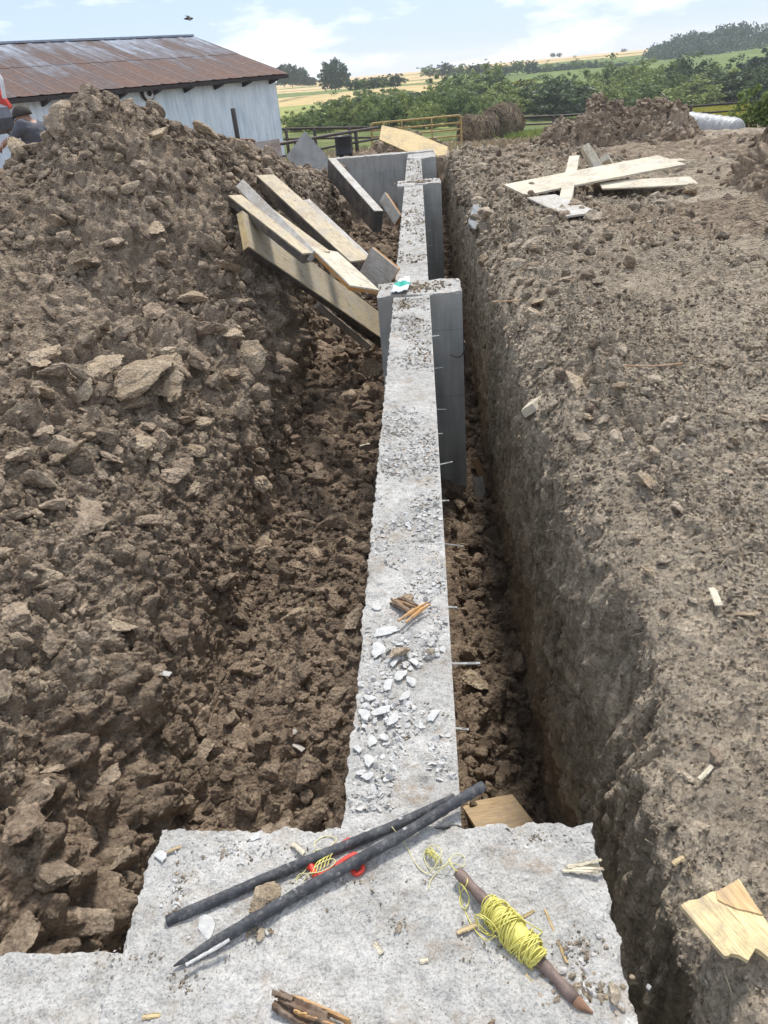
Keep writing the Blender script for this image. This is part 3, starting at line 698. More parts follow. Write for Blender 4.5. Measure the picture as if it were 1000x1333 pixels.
for i, (px, py, rx, ry, n, hi) in enumerate([(765, 1290, .09, .06, 220, .016), (755, 1240, .06, .06, 120, .01), (345, 1170, .05, .04, 60, .012), (300, 1110, .16, .04, 320, .010), (240, 1160, .04, .10, 260, .011),
        (700, 1095, .12, .03, 160, .008), (240, 1280, .08, .04, 60, .007), (520, 1205, .04, .02, 26, .008), (340, 1218, .04, .03, 60, .009), (650, 1240, .22, .12, 90, .006), (450, 1150, .2, .1, 90, .006), (180, 1250, .2, .05, 110, .006)]):
    c = at(px, py, z=.0)
    patch('dirt_crumbs', c, (rx, ry), n, .002, hi, [M['soil_tan'], M['soil_dry'], M['gravel']] if i not in (3, 4, 5) else [M['gravel'], M['flake'], M['soil_dry']], 400+i, 'crumbs of dirt and broken concrete on the corner block')
for i, yy in enumerate((6.5, 13.3)):
    patch('dirt_crumbs', (-.06, yy), (.4, .22), 420, .006, .03, [M['soil_tan'], M['soil_dry'], M['soil_brown']], 430+i, 'tan crumbs covering the top of a buttress', flat=.7)
patch('dirt_crumbs', (-.2, 5.98), (.06, .25), 90, .004, .022, [M['soil_brown'], M['soil_dry']], 440, 'brown crumbs on the wall top just before the near buttress')
# larger single lumps
FL_ = []
for k in range(5):
    V, Fq = clod_shape(4, 700+k); V = V*np.array([1, 1, .22], np.float32); o = np_obj('concrete_flake', V, Fq, M['flake'], smooth=True); FL_.append(o.data); bpy.data.objects.remove(o)
def lump(name, me, px, py, w, sc_, label, cat, group=None, z=.008, rz=None):
    p = at(px, py, z=z); dz = (p-Vector((0, 0, EYE))).length
    o = bpy.data.objects.new(name, me); COL.objects.link(o); o.location = p; s = w/2/FOC*dz
    o.scale = (s*sc_[0], s*sc_[1], s*sc_[2]); o.rotation_euler = (0, 0, rg.uniform(0, 6) if rz is None else rz)
    return tag(o, label, cat, group)
lump('concrete_flake', FL_[0], 502, 821, 44, (1, .9, .6), 'largest white concrete flake on the wall top, below the rotten wood', 'concrete flake', rz=.4)
lump('concrete_flake', FL_[1], 492, 846, 30, (1.1, .9, .6), 'white concrete flake at the left arris just below the largest flake', 'concrete flake')
for px, py, w in ((506, 890, 26), (522, 878, 24), (535, 886, 22), (497, 925, 34), (512, 935, 26), (528, 905, 22), (475, 930, 24), (484, 965, 20), (500, 958, 18), (480, 990, 22), (478, 1010, 18), (540, 862, 20), (565, 930, 26), (490, 790, 18), (513, 862, 20), (470, 1005, 16), (482, 908, 20), (466, 975, 18)):
    lump('concrete_flake', FL_[int(rg.integers(0, 5))], px, py, w, (1, .85, .6), 'white flake of crusted concrete among similar ones on the near wall top', 'concrete flake', 'white flakes on the wall top')
lump('concrete_flake', FL_[2], 185+25, 1115, 22, (1, 1, 1), 'grey concrete fragment on the broken left edge of the corner block', 'concrete flake')
lump('concrete_flake', FL_[3], 333, 1090, 20, (1, .8, 1.2), 'white concrete fragment at the back edge of the corner block', 'concrete flake', rz=.7)
lump('concrete_flake', FL_[4], 268, 1205, 40, (1, .8, .6), 'grey concrete flake under the upper black stake', 'concrete flake')
lump('soil_clod', CMR[1], 517, 850, 32, (1, .85, .7), 'tan clod beside the largest white flake on the wall top', 'soil clod', z=.015)
lump('soil_clod', CMR[3], 561, 848, 16, (1, .85, .7), 'small tan clod by the right arris of the wall top', 'soil clod', z=.012)
lump('soil_clod', CM[1], 528, 778, 30, (1.1, .8, .6), 'tan clod under the splintered rotten wood on the wall top', 'soil clod', z=.015)
lump('soil_clod', CM[5], 345, 1172, 52, (1, .8, .7), 'cracked tan clod trapped between the two black stakes', 'soil clod', z=.02, rz=.5)
lump('soil_clod', CMR[3], 800, 1292, 30, (1, .8, .7), 'tan clod near the right edge of the corner block', 'soil clod', z=.015)
lump('soil_clod', CMR[7], 520, 1206, 18, (1, .6, .6), 'small tan crumb beside the splinter in the middle of the block', 'soil clod', z=.006)
lump('soil_clod', CMR[3], 340, 1215, 22, (1, .8, .5), 'small tan clod below the lower black stake', 'soil clod', z=.008)
lump('soil_clod', CM[3], 640, 1331, 12, (1, .8, .8), 'small round dark pebble at the bottom edge of the block', 'soil clod', z=.01)
# ------------------------------------------------------------------ shapes for the small things
def tube(name, pts, r, mat, parent=None, sides=8, caps=True, smooth=True):
    pts = np.array([tuple(p) for p in pts], np.float64); n = len(pts)
    rr = np.full(n, r, float) if np.isscalar(r) else np.array(r, float)
    tn = np.gradient(pts, axis=0); tn /= np.linalg.norm(tn, axis=1, keepdims=True)+1e-12
    up_ = np.array([0, 0, 1.]) if abs(tn[0][2]) < .9 else np.array([1., 0, 0])
    a = np.cross(tn[0], up_); a /= np.linalg.norm(a); A_ = []
    for k in range(n):
        a = a-tn[k]*a.dot(tn[k]); a /= np.linalg.norm(a)+1e-12; A_.append(a)
    A_ = np.array(A_); B_ = np.cross(tn, A_)
    th = np.linspace(0, 2*PI, sides, endpoint=False)
    V = pts[:, None]+rr[:, None, None]*(A_[:, None]*np.cos(th)[None, :, None]+B_[:, None]*np.sin(th)[None, :, None])
    q = np.arange(n*sides).reshape(n, sides); q2 = np.roll(q, -1, axis=1)
    Fs = np.stack([q[:-1], q2[:-1], q2[1:], q[1:]], -1).reshape(-1, 4).tolist()
    if caps: Fs += [q[0][::-1].tolist(), q[-1].tolist()]
    if name is None: return V.reshape(-1, 3), Fs
    return mesh_obj(name, V.reshape(-1, 3), Fs, mat, parent, smooth)
def merge(parts):
    V = []; F_ = []; o = 0
    for v, f in parts:
        V += [tuple(x) for x in v]; F_ += [[i+o for i in q] for q in f]; o += len(v)
    return V, F_
def boxvf(a, b):
    (x0, y0, z0), (x1, y1, z1) = a, b
    return [(x0, y0, z0), (x1, y0, z0), (x1, y1, z0), (x0, y1, z0), (x0, y0, z1), (x1, y0, z1), (x1, y1, z1), (x0, y1, z1)], [[3, 2, 1, 0], [4, 5, 6, 7], [0, 1, 5, 4], [1, 2, 6, 5], [2, 3, 7, 6], [3, 0, 4, 7]]
def catmull(pts, k=8):
    P_ = [np.array(tuple(p), float) for p in pts]; P_ = [2*P_[0]-P_[1]]+P_+[2*P_[-1]-P_[-2]]; out = []
    for i in range(1, len(P_)-2):
        for j in range(k):
            t = j/k; a, b, c, d = P_[i-1:i+3]
            out.append(.5*((2*b)+(-a+c)*t+(2*a-5*b+4*c-d)*t*t+(-a+3*b-3*c+d)*t**3))
    out.append(P_[-2]); return out
def frame_from(A, B, C):
    """matrix whose x runs A->B, y towards C, origin A"""
    u = (B-A).normalized(); v = (C-A); v = (v-u*v.dot(u)).normalized(); n = u.cross(v)
    Mx = Matrix.Identity(4)
    for i in range(3): Mx[i][0] = u[i]; Mx[i][1] = v[i]; Mx[i][2] = n[i]; Mx[i][3] = A[i]
    return Mx
def plank_mesh(L, W, T, seed=0, bev=.0025, warp=.004, n=14, z0=None, tear=0):
    """board x 0..L, y 0..W, top at z=0, slightly bowed, with eased edges; tear: ragged far end"""
    rg_ = np.random.default_rng(seed); bm = bmesh.new()
    prof = [(bev, 0), (W-bev, 0), (W, -bev), (W, -T+bev), (W-bev, -T), (bev, -T), (0, -T+bev), (0, -bev)]
    rings = []
    tw = rg_.normal()*warp; bw = rg_.normal()*warp
    for i in range(n+1):
        t = i/n; x = L*t; r = []
        for (y, z) in prof:
            e = 0
            if tear and i == n: e = rg_.uniform(-tear, 0)
            r.append(bm.verts.new((x+e, y+rg_.normal()*.0006, z+bw*4*t*(1-t)+tw*(y/W-.5)*(t-.5)+rg_.normal()*.0004)))
        rings.append(r)
    for a, b in zip(rings[:-1], rings[1:]):
        for k in range(8): bm.faces.new((a[k], b[k], b[(k+1) % 8], a[(k+1) % 8]))
    bm.faces.new(rings[0]); bm.faces.new(rings[-1][::-1])
    bmesh.ops.recalc_face_normals(bm, faces=bm.faces)
    return bm
def flip_up(Mx, W):
    """make the local z point up (towards the sky), keep the footprint"""
    if Mx[2][2] < 0:
        Mx = Mx @ Matrix(((1, 0, 0, 0), (0, -1, 0, W), (0, 0, -1, 0), (0, 0, 0, 1)))
    return Mx
def board(name, label, Mx, L, W, T, mat, cat='board', group=None, edge_mat=None, frame=False, seed=0, tear=0, end_mat=None):
    Mx = flip_up(Mx, W)
    if not frame:
        o = bm_obj(name, plank_mesh(L, W, T, seed, tear=tear), mat); o.matrix_world = Mx
        return tag(o, label, cat, group)
    r = empty(name); r.matrix_world = Mx; tag(r, label, cat, group)
    bm_obj('plywood_face', plank_mesh(L, W, .014, seed, .0015, .001), mat, r)
    for y in (.001, W-.04):
        bm = plank_mesh(L-.002, .038, T-.0165, seed+3, .002, .001); o = bm_obj('side_rail', bm, edge_mat or M['lumber_dark'], r); o.location = (.001, y, -.0152)
    for x, mt in ((.002, end_mat or edge_mat or M['lumber_dark']), (L-.04, edge_mat or M['lumber_dark'])):
        bm = plank_mesh(W-.084, .037, T-.018, seed+4, .002, .001, n=3); o = bm_obj('end_rail', bm, mt, r)
        o.matrix_local = Matrix.Translation((x+.0375, .0415, -.0155)) @ Matrix.Rotation(PI/2, 4, 'Z')
    if end_mat:
        bm = plank_mesh(W-.004, .006, T-.004, seed+5, .001, .0005, n=3); o = bm_obj('painted_end', bm, end_mat, r)
        o.matrix_local = Matrix.Translation((-.0008, .002, -.002)) @ Matrix.Rotation(PI/2, 4, 'Z')
    return r
def px_board(A, YA, B, L, C, W, near_end=False, near_side=True):
    a = at(*A, y=YA); b = at_len(*B, a, L, far=not near_end); c = at_len(*C, a, W, far=not near_side)
    return frame_from(a, b, c)

# ---- form panels and boards thrown against the left bank
G_L = 'form boards thrown against the left bank'
def solve_board(A, YA, B, YB, C):
    """right-angled board through three pixels: the two ends' depths are known, the width follows"""
    a = at(*A, y=YA); b = at(*B, y=YB); u = (b-a).normalized(); r = ray(*C); O = Vector((0, 0, EYE))
    c = O+r*((a-O).dot(u)/r.dot(u))
    return frame_from(a, b, c), (b-a).length, (c-a).length
def fb(name, label, A, YA, B, YB, C, T, mat, Wm=None, **k):
    Mx, L, W = solve_board(A, YA, B, YB, C)
    return board(name, label, Mx, L, Wm or W, T, M[mat], 'form board', G_L, **k)
fb('form_panel', 'widest yellowed plywood form panel with a yellow painted end, leaning down behind the near buttress', (316, 274), 7.4, (498, 409), 8.95, (325, 321), .075, 'ply_yellow', frame=True, end_mat=M['ply_raw'], seed=1)
fb('form_panel', 'tan plywood panel half hidden behind the widest one, its corner sticking out upper left', (330, 253), 8.0, (430, 327), 6.7, (297, 254), .09, 'ply_yellow', frame=True, seed=2)
fb('form_panel', 'long grey weathered panel between the yellowed panels, top end highest left', (316, 233), 8.1, (410, 326), 6.6, (307, 243), .05, 'ply_grey', seed=3)
fb('form_panel', 'yellow topped form panel with thick black side, standing over the grey one', (334, 228), 9.0, (456, 340), 7.0, (357, 227), .13, 'ply_yellow', frame=True, seed=4)
fb('form_panel', 'slim grey white form panel with dark side, farthest of the near stack', (392, 261), 9.2, (476, 341), 7.7, (403, 259), .09, 'ply_grey', frame=True, seed=5)
fb('form_panel', 'short pinkish panel with orange painted edge, in the middle of the stack', (404, 321), 6.7, (456, 371), 5.95, (440, 328), .045, 'ply_pale', edge_mat=M['edge_orange'], frame=True, seed=6)
fb('form_panel', 'short grey panel with orange end lying across the others beside the wall', (484, 322), 7.0, (518, 350), 6.85, (464, 362), .05, 'ply_grey', frame=True, edge_mat=M['edge_orange'], seed=7)
fb('form_panel', 'narrow dark plank lowest in the stack, pointing down into the trench', (414, 392), 8.2, (482, 448), 9.0, (408, 399), .05, 'ply_grey', seed=8)
fb('form_panel', 'thin plank edge showing just under the widest form panel', (440, 404), 8.2, (496, 446), 8.9, (436, 410), .04, 'lumber_dark', seed=9)
fb('form_panel', 'long grey form panel on edge reaching down to the far trench, white on top', (437, 206), 14.6, (499, 274), 11.9, (427, 206), .32, 'ply_grey', frame=True, seed=10)
fb('form_panel', 'short grey panel at the foot of the long far panel', (501, 250), 12.4, (521, 280), 11.8, (494, 262), .06, 'ply_grey', frame=True, seed=11, edge_mat=M['edge_orange'])

# ---- crossed boards on the right
G_R = 'crossed boards on the ground right of the trench'
def pl(label, A, zA, B, zB, C, zC, W, T, mat, L=None, name='plank', tear=0, seed=0, frame=False, cat='board', group=G_R):
    a = at(*A, z=zA); b = at(*B, z=zB); c = at(*C, z=zC)
    Mx = frame_from(a, b, c)
    return board(name, label, Mx, L or (b-a).length, W, T, M[mat], cat, group, seed=seed, tear=tear, frame=frame)
Mx, L, W = solve_board((656, 240), 10.5, (857, 202), 11.31, (684, 254))
board('plank', 'long pale plywood plank lying on top across the others', Mx, L, W, .025, M['ply_pale'], 'board', G_R, seed=21)
pl('cream plywood sheet with a broken corner under the right end of the long plank', (778, 235), .2, (902, 229), .16, (768, 242), .17, .3, .018, 'ply_pale', tear=.06, seed=22)
pl('whitish weathered sheet lying flat in front of the long plank', (686, 257), .19, (738, 281), .15, (714, 254), .19, .36, .02, 'ply_grey', seed=23)
pl('timber with a sawn top end leaning up behind the long plank', (757, 191), .52, (788, 240), .06, (768, 190), .52, .12, .09, 'ply_pale', seed=24, name='timber')
pl('timber crossing under the long plank, its cut end towards the trench', (727, 262), .16, (741, 203), .32, (743, 262), .16, .15, .10, 'ply_pale', seed=25, name='timber')
pl('stubby block of timber behind the crossing of the planks', (781, 205), .3, (788, 216), .16, (790, 204), .3, .12, .09, 'ply_pale', seed=26, name='timber')
pl('short scrap of cream plywood poking out beyond the right end of the long plank', (852, 209), .2, (886, 206), .16, (856, 213), .18, .12, .02, 'ply_pale', seed=27)
pl('dark stick lying against the left end of the long plank', (638, 237), .04, (662, 249), .12, (639, 240), .03, .07, .05, 'lumber_dark', seed=28, name='stick')
# sawn block on the lip
a_ = _proj_nearest(690, 541)[0]; a_.z += .085
board('wood_block', 'small sawn block of pale timber tilted on the soil at the trench lip', frame_from(a_, at_len(708, 512, a_, .19), at_len(682, 531, a_, .09)), .2, .09, .05, M['ply_pale'], 'wood block', seed=30)
# wood in the trench
def tp(px, py, z): return at(px, py, z=z)
board('plank_offcut', 'broad brown plywood offcut in the trench just behind the corner block', frame_from(tp(600, 1046, -1.72), tp(684, 1030, -1.78), tp(606, 1080, -1.66)), .31, .42, .02, M['ply_tan'], 'plywood offcut', seed=31, tear=.02)
board('plank_offcut', 'narrow moist plank half buried in the right trench below the snap tie', frame_from(tp(602, 846, -1.86), tp(614, 908, -1.80), tp(622, 846, -1.86)), .42, .085, .03, M['wood_brown'], 'plank', seed=32)
board('plank_offcut', 'grey brown board end standing by the foot of the near buttress', frame_from(tp(617, 622, -1.75), tp(621, 642, -1.88), tp(630, 615, -1.75)), .3, .12, .03, M['ply_grey'], 'plank', seed=33)
board('plank_offcut', 'thin lath behind the board end at the foot of the near buttress', frame_from(tp(616, 600, -1.7), tp(622, 618, -1.8), tp(623, 599, -1.7)), .3, .07, .02, M['wood_brown'], 'plank', seed=34)

# ---- far end: plates, barrel, sheet
def prism(name, outline, thick, mat, label=None, cat=None, group=None, parent=None, edge=None, jit=0):
    """flat plate from world points in one plane; thickness away from its normal"""
    P_ = [Vector(p) for p in outline]; n = Vector((0, 0, 0))
    for a, b in zip(P_, P_[1:]+P_[:1]): n += a.cross(b)
    n.normalize()
    if n.z < 0: P_ = P_[::-1]; n = -n
    c = sum(P_, Vector())/len(P_); u = (P_[1]-P_[0]).normalized()
    Mx = frame_from(c, c+u, c+n.cross(u)); Mi = Mx.inverted()
    Lp = [Mi@p for p in P_]; k = len(Lp)
    V = [(p.x, p.y, 0) for p in Lp]+[(p.x, p.y, -thick) for p in Lp]
    Fs = [list(range(k)), list(range(2*k-1, k-1, -1))]+[[i, i+k, (i+1) % k+k, (i+1) % k] for i in range(k)]
    o = mesh_obj(name, V, Fs, mat, parent); o.matrix_world = Mx
    return tag(o, label, cat, group) if label else o
M['plate_grey'] = simple('weathered_sheet', (.27, .265, .25), .7, .1, var=.3, scale=4)
M['plate_rust'] = simple('rusty_sheet', (.24, .15, .1), .8, .2, var=.4, scale=3.5, c2=(.3, .29, .28))
prism('metal_sheet', [at(373, 204, y=15.2), at(397, 170, y=15.5), at(430, 208, y=15.3), at(429, 232, y=15.1), at(395, 232, y=15.0)], .012, M['plate_grey'], 'grey pointed sheet standing on its corner at the top of the bank', 'metal sheet')
prism('metal_sheet', [at(329, 187, y=14.2), at(364, 179, y=14.4), at(368, 204, y=14.2), at(333, 206, y=14.0)], .02, M['plate_rust'], 'small rusty sheet stuck upright in the bank in front of the barn', 'metal sheet')
def spin(name, prof, mat, parent=None, sides=32, smooth=True):
    V = []; F_ = []
    for r, z in prof:
        for k in range(sides): V.append((r*math.cos(2*PI*k/sides), r*math.sin(2*PI*k/sides), z))
    for i in range(len(prof)-1):
        for k in range(sides): F_.append([i*sides+k, i*sides+(k+1) % sides, (i+1)*sides+(k+1) % sides, (i+1)*sides+k])
    F_.append(list(range(sides))[::-1]); F_.append([(len(prof)-1)*sides+k for k in range(sides)])
    return mesh_obj(name, V, F_, mat, parent, smooth)
M['black_poly'] = simple('black_plastic', (.018, .019, .022), .5, var=.3)
b = spin('drum', [(.19, 0), (.195, .02), (.19, .05), (.19, .38), (.2, .4), (.2, .42), (.19, .44), (.19, .78), (.2, .8), (.2, .82), (.19, .84), (.19, 1.16), (.198, 1.17), (.198, 1.2), (.18, 1.2), (.17, 1.17)], M['black_poly'])
b.location = (at(446, 176, y=18.9).x, 18.9, -.42); tag(b, 'narrow black drum standing behind the far cross wall', 'drum')
for v in b.data.vertices: v.co.z *= .93
b.location.z = at(446, 176, y=18.9).z-1.13
sheet = prism('plywood_sheet', [at(497, 164, y=20.1), at(535, 173, y=19.9), at(583, 189, y=19.35), at(582, 209, y=18.75), at(555, 203, y=18.9), at(528, 197, y=19.1), at(494, 182, y=19.5)], .018, M['ply_raw'], 'broken tan plywood sheet propped behind the end of the wall', 'plywood sheet')
board('stake', 'short pine stake upright beside the broken plywood sheet', frame_from(at(585, 212, y=18.7), at(585, 192, y=18.7), at(590, 212, y=18.7)), .42, .07, .04, M['lumber_pine'], 'stake', seed=40)
board('plank', 'white painted board lying level behind the pine stake', frame_from(at(590, 199, y=19.4), at(632, 199, y=19.6), at(590, 204, y=19.2)), 1.0, .16, .05, M['ply_grey'], 'board', seed=41)
M['stone'] = simple('grey_stone', (.24, .25, .25), .9, var=.35, scale=40, bump=.6)
V, Fq = clod_shape(4, 990); o = np_obj('stone', V, Fq, M['stone'], smooth=True)
o.location = (.69, 9.9, -.03); o.scale = (.2, 1.25, .15); o.rotation_euler = (0, .45, -.06); tag(o, 'long grey speckled lump of concrete on the trench lip near the crossed boards', 'concrete lump')
# thin rod on the far right heap
tube_pts = [at(862, 122, y=18.4), at(880, 142, y=18.2), at(897, 163, y=17.9)]
tag(tube('rod', catmull(tube_pts, 4), .018, M['steel_dark']), 'thin dark rod sticking up out of the far clod heap', 'rod')

# ------------------------------------------------------------------ on the corner block
def speckled():
    n = NT('black_stake'); p = n.obj(); a = n.noise(p, 22, 5, .65); g = n.ramp(n.voro(p, 38, 'F1'), [(.16, 1), (.24, 0)])
    col = n.ramp(a, [(.3, (.022, .024, .028)), (.7, (.075, .078, .085))])
    col = n.mix(n.math('MULTIPLY', g, n.ramp(n.noise(p, 14, 2), [(.5, 0), (.58, .9)])), col, (.42, .42, .41))
    dst = n.ramp(n.noise(p, 60, 5, .75), [(.5, 0), (.7, .6)]); col = n.mix(dst, col, (.24, .23, .21))
    return n.done(col, .75, n.bump(n.noise(p, 90, 5, .7), .6, .004))
M['black_stake'] = speckled()
M['pale_wood_chip'] = simple('pale_chip', (.6, .52, .38), .8, var=.2, scale=50)
def stake(label, A, B, r, zA, zB, tip):
    a = at(*A, z=zA); b = at(*B, z=zB); L = (b-a).length
    Mx = frame_from(a, b, a+Vector((0, 0, 1)))
    xs = np.linspace(0, L, 60); rg_ = np.random.default_rng(int(A[0]))
    rr = np.full(60, r)*(1+.035*rg_.normal(size=60))
    if tip: rr = np.where(xs < .09, r*(.12+.88*(xs/.09)**.75), rr)
    pts = [(x, .0025*math.sin(x*9), .0012*math.sin(x*14)) for x in xs]
    o = tube('stake', pts, rr, M['black_stake'], sides=16); o.matrix_world = Mx
    tag(o, label, 'stake'); return o
stake('upper of two round black stakes lying across the corner block, blunt at its left end', (217, 1199), (592, 1040), .0128, .016, .017, False)
s2 = stake('lower of two round black stakes, pointed at its left end and reaching over the trench', (226, 1258), (630, 1024), .0136, .0145, .042, True)
def holes():
    pass
board('wood_splinter', 'white strip put on as a highlight along the tip of the lower black stake', frame_from(at(241, 1253, z=.03), at(278, 1232, z=.034), at(243, 1256, z=.03)), .1, .008, .003, M['flake'], 'wood splinter', seed=50)  # no real splinter: added white strip standing in for the stake tip's highlight
# string colours
def cord(name, c, light):
    n = NT(name); p = n.pos(); a = n.noise(p, 260, 3, .6)
    return n.done(n.ramp(a, [(.3, c), (.7, light)]), .6, n.bump(a, .4, .002))
M['string'] = cord('yellow_string', (.52, .47, .07), (.78, .72, .24)); M['string_pale'] = cord('pale_string', (.55, .50, .22), (.72, .68, .38))
M['stake_wood'] = simple('stained_stake', (.17, .12, .1), .6, var=.35, scale=30, bump=.3); M['raw_tip'] = simple('raw_tip', (.25, .14, .085), .8, var=.3, scale=60)
sa, sb = at(596, 1136, z=.026), at(769, 1321, z=.014)
sk = tag(empty('string_stake', sa), 'brown wooden stake wound with yellow mason string', 'stake')
Mx = frame_from(sa, sb, sa+Vector((0, 0, 1))); sk.matrix_world = Mx; SL = (sb-sa).length
xs = np.linspace(0, SL-.035, 40)
pts = [(x, .004*math.sin(x*11+1), 0) for x in xs]
tube('shaft', pts, [.0125+.0015*math.sin(i*.9) for i in range(40)], M['stake_wood'], sk, 14)
xs = np.linspace(SL-.0355, SL, 12); tube('cut_tip', [(x, .004*math.sin(x*11+1), -.008*(i/11)**2) for i, x in enumerate(xs)], [.0128*(1-.85*(i/11)**1.4) for i in range(12)], M['raw_tip'], sk, 12)
# spool windings
ca, cb = .25*SL, .66*SL; cm_ = (ca+cb)/2; hl = (cb-ca)/2
core = [(ca+(cb-ca)*t, 0, 0) for t in np.linspace(0, 1, 20)]
tube('string_bundle', core, [.010+.018*math.sin(PI*min(1, max(0, t*.92+.06)))**.6 for t in np.linspace(0, 1, 20)], M['string'], sk, 20)
rg_ = np.random.default_rng(5); wp = []
T_ = 64; N_ = 64*22
for i in range(N_):
    t = i/22*2*PI; lay = i/N_
    a = math.sin(t*.137+lay*2)*.93+.05*math.sin(t*.73); rad = .0135+.0205*max(0, 1-a*a)**.42*(.9+.16*lay)+.002*math.sin(t*1.7)
    tilt = .35*math.sin(t*.05+1)
    wp.append((cm_+a*hl+tilt*.022*math.cos(t), rad*math.cos(t)*1.06, rad*math.sin(t)))
tube('string_winding', wp, .00135, M['string'], sk, 5, caps=False)
def loops(c0, R_, n, seed, amp=.3):
    g = np.random.default_rng(seed); out = []; ph = g.uniform(0, 6)
    for i in range(n*14):
        t = i/14*2*PI; r = R_*(1+amp*math.sin(t*.37+ph))
        out.append((c0[0]+r*math.cos(t)+.25*R_*math.sin(t*.21), c0[1]+r*math.sin(t)*.9+.3*R_*math.cos(t*.17), c0[2]+.008+.006*math.sin(t*.9+ph)))
    return out
inv = Mx.inverted()
def L_(px, py, z=.006): return inv@at(px, py, z=z)
tube('string_tangle', catmull([L_(*q) for q in ((510, 1076, .04), (527, 1098, .01), (541, 1124), (556, 1137), (566, 1128, .02), (575, 1108, .03), (563, 1100, .02), (552, 1112), (559, 1130), (578, 1127, .03), (592, 1112, .03), (604, 1116, .01), (603, 1128), (588, 1124, .03), (572, 1133, .01), (561, 1146), (558, 1158))], 8), .0013, M['string_pale'], sk, 5)
tube('string_tangle', loops(L_(567, 1113), .019, 7, 8), .0013, M['string'], sk, 5)
tube('string_tangle', catmull([L_(*q) for q in ((584, 1118, .04), (592, 1132, .045), (606, 1137, .03), (608, 1150, .045), (600, 1162, .01), (599, 1176), (606, 1183, .01), (611, 1170, .02), (606, 1158, .04), (598, 1150, .02), (601, 1172), (610, 1196), (622, 1215, .01), (634, 1224, .02), (645, 1218, .06))], 8), .0013, M['string'], sk, 5)
tube('string_tangle', catmull([L_(*q) for q in ((640, 1175, .07), (655, 1172, .06), (668, 1184, .06), (682, 1198, .05), (700, 1209, .02), (706, 1213, .008), (694, 1222, .02), (684, 1226, .05))], 8), .0013, M['string'], sk, 5)
tube('string_tangle', loops(L_(634, 1200, .03), .025, 3, 9), .0013, M['string'], sk, 5)
# red reel with string under the black stakes
M['red'] = simple('red_plastic', (.62, .055, .035), .45, var=.2, scale=40)
rl = tag(empty('string_reel', at(430, 1120, z=.0)), 'red plastic line reel with yellow string caught under the black stakes', 'line reel')
ri = Matrix.Translation(-at(430, 1120, z=.0))
def rt(name, pts, r, mat, s=8): return tube(name, catmull([ri@at(a, b, z=c) for a, b, c in pts], 6), r, mat, rl, s)
rt('reel_arm', [(400, 1131, .008), (420, 1114, .009), (440, 1103, .012), (456, 1093, .014)], .0075, M['red'])
rt('reel_arm', [(408, 1144, .008), (430, 1133, .009), (450, 1119, .012), (463, 1112, .012)], .0075, M['red'])
rt('reel_hook', [(463, 1112, .012), (470, 1122, .012), (472, 1132, .01), (464, 1138, .008), (458, 1132, .008)], .006, M['red'])
rt('reel_bar', [(404, 1125, .012), (408, 1134, .012), (412, 1142, .012)], .008, M['red'])
rt('reel_string', [(384, 1147, .004), (390, 1138, .01), (402, 1137, .02), (420, 1134, .022), (436, 1124, .02), (432, 1118, .02), (414, 1126, .02), (400, 1141, .012), (392, 1150, .004), (386, 1146, .004), (398, 1132, .01), (410, 1108, .006), (425, 1106, .008), (432, 1100, .006), (438, 1092, .006), (425, 1088, .004), (411, 1096, .005), (410, 1104, .005)], .0014, M['string_pale'], 5)
for k in range(5): rt('reel_string', [(406+k*5, 1140-k*3, .018), (412+k*5, 1124-k*3, .02), (424+k*5, 1116-k*3, .02)], .0013, M['string'], 5)

# splinters and chips of wood
def sliver(px, py, L, W, ang, z, mat, label, T=.003, tear=.01, group=None):
    p = at(px, py, z=z); d = Vector((math.cos(ang), math.sin(ang), 0))
    return board('wood_splinter', label, frame_from(p-d*L/2, p+d*L/2, p-d*L/2+Vector((-d.y, d.x, 0))), L, W, T, M[mat], 'wood splinter', group, seed=int(px), tear=tear)
sliver(698, 1290, .075, .008, -1.0, .008, 'lumber_pine', 'orange wood sliver just below the yellow string bundle')
sliver(610, 1212, .05, .011, .35, .008, 'lumber_pine', 'short pale chip left of the yellow string bundle')
sliver(686, 1192, .05, .006, .5, .01, 'lumber_pine', 'thin pale chip poking out right of the string bundle')
for k, (dx, dy, a) in enumerate(((0, 0, .12), (3, 4, .02), (-3, 6, -.05), (2, -5, .2))):
    sliver(760+dx, 1130+dy, .085, .008, a, .01+k*.003, 'ply_pale', 'loose sheaf of pale fibres near the right edge of the corner block', group='pale wood fibres near the right edge')
sliver(722, 1218, .125, .006, -1.33, .008, 'lumber_pine', 'long thin stem standing out alone right of the string bundle')
sliver(490, 1236, .032, .012, -.9, .007, 'ply_pale', 'small pale chip in the middle of the corner block')
sliver(228, 1107, .04, .009, .45, .009, 'lumber_pine', 'pale chip at the left back corner of the block')
sliver(197, 1326, .04, .01, .1, .007, 'lumber_pine', 'pale chip at the bottom left of the block')
sliver(553, 1253, .02, .01, .2, .006, 'ply_pale', 'tiny pale flake below the middle of the block')
sliver(668, 1087, .05, .0035, -.9, .007, 'lumber_dark', 'short black curved twig at the back edge of the block')
sliver(386, 1107, .05, .012, -.7, .012, 'ply_pale', 'cream chip by the back edge left of the red reel')
def sg(px, py, L, W, ang, mat, label):
    p, _ = _proj_nearest(px, py); d = Vector((math.cos(ang), math.sin(ang), .05)).normalized(); p.z += .02
    board('wood_splinter', label, frame_from(p-d*L/2, p+d*L/2, p-d*L/2+Vector((-d.y, d.x, 0))), L, W, .005, M[mat], 'wood splinter', seed=int(px))
sg(933, 780, .09, .025, 1.5, 'ply_pale', 'cream chip standing on the bare soil at far right')
sg(918, 1010, .06, .012, .7, 'ply_pale', 'pale sliver beside the lone smooth clod')
sg(990, 1250, .03, .01, -.6, 'lumber_pine', 'orange splinter at the torn end of the plywood scrap')
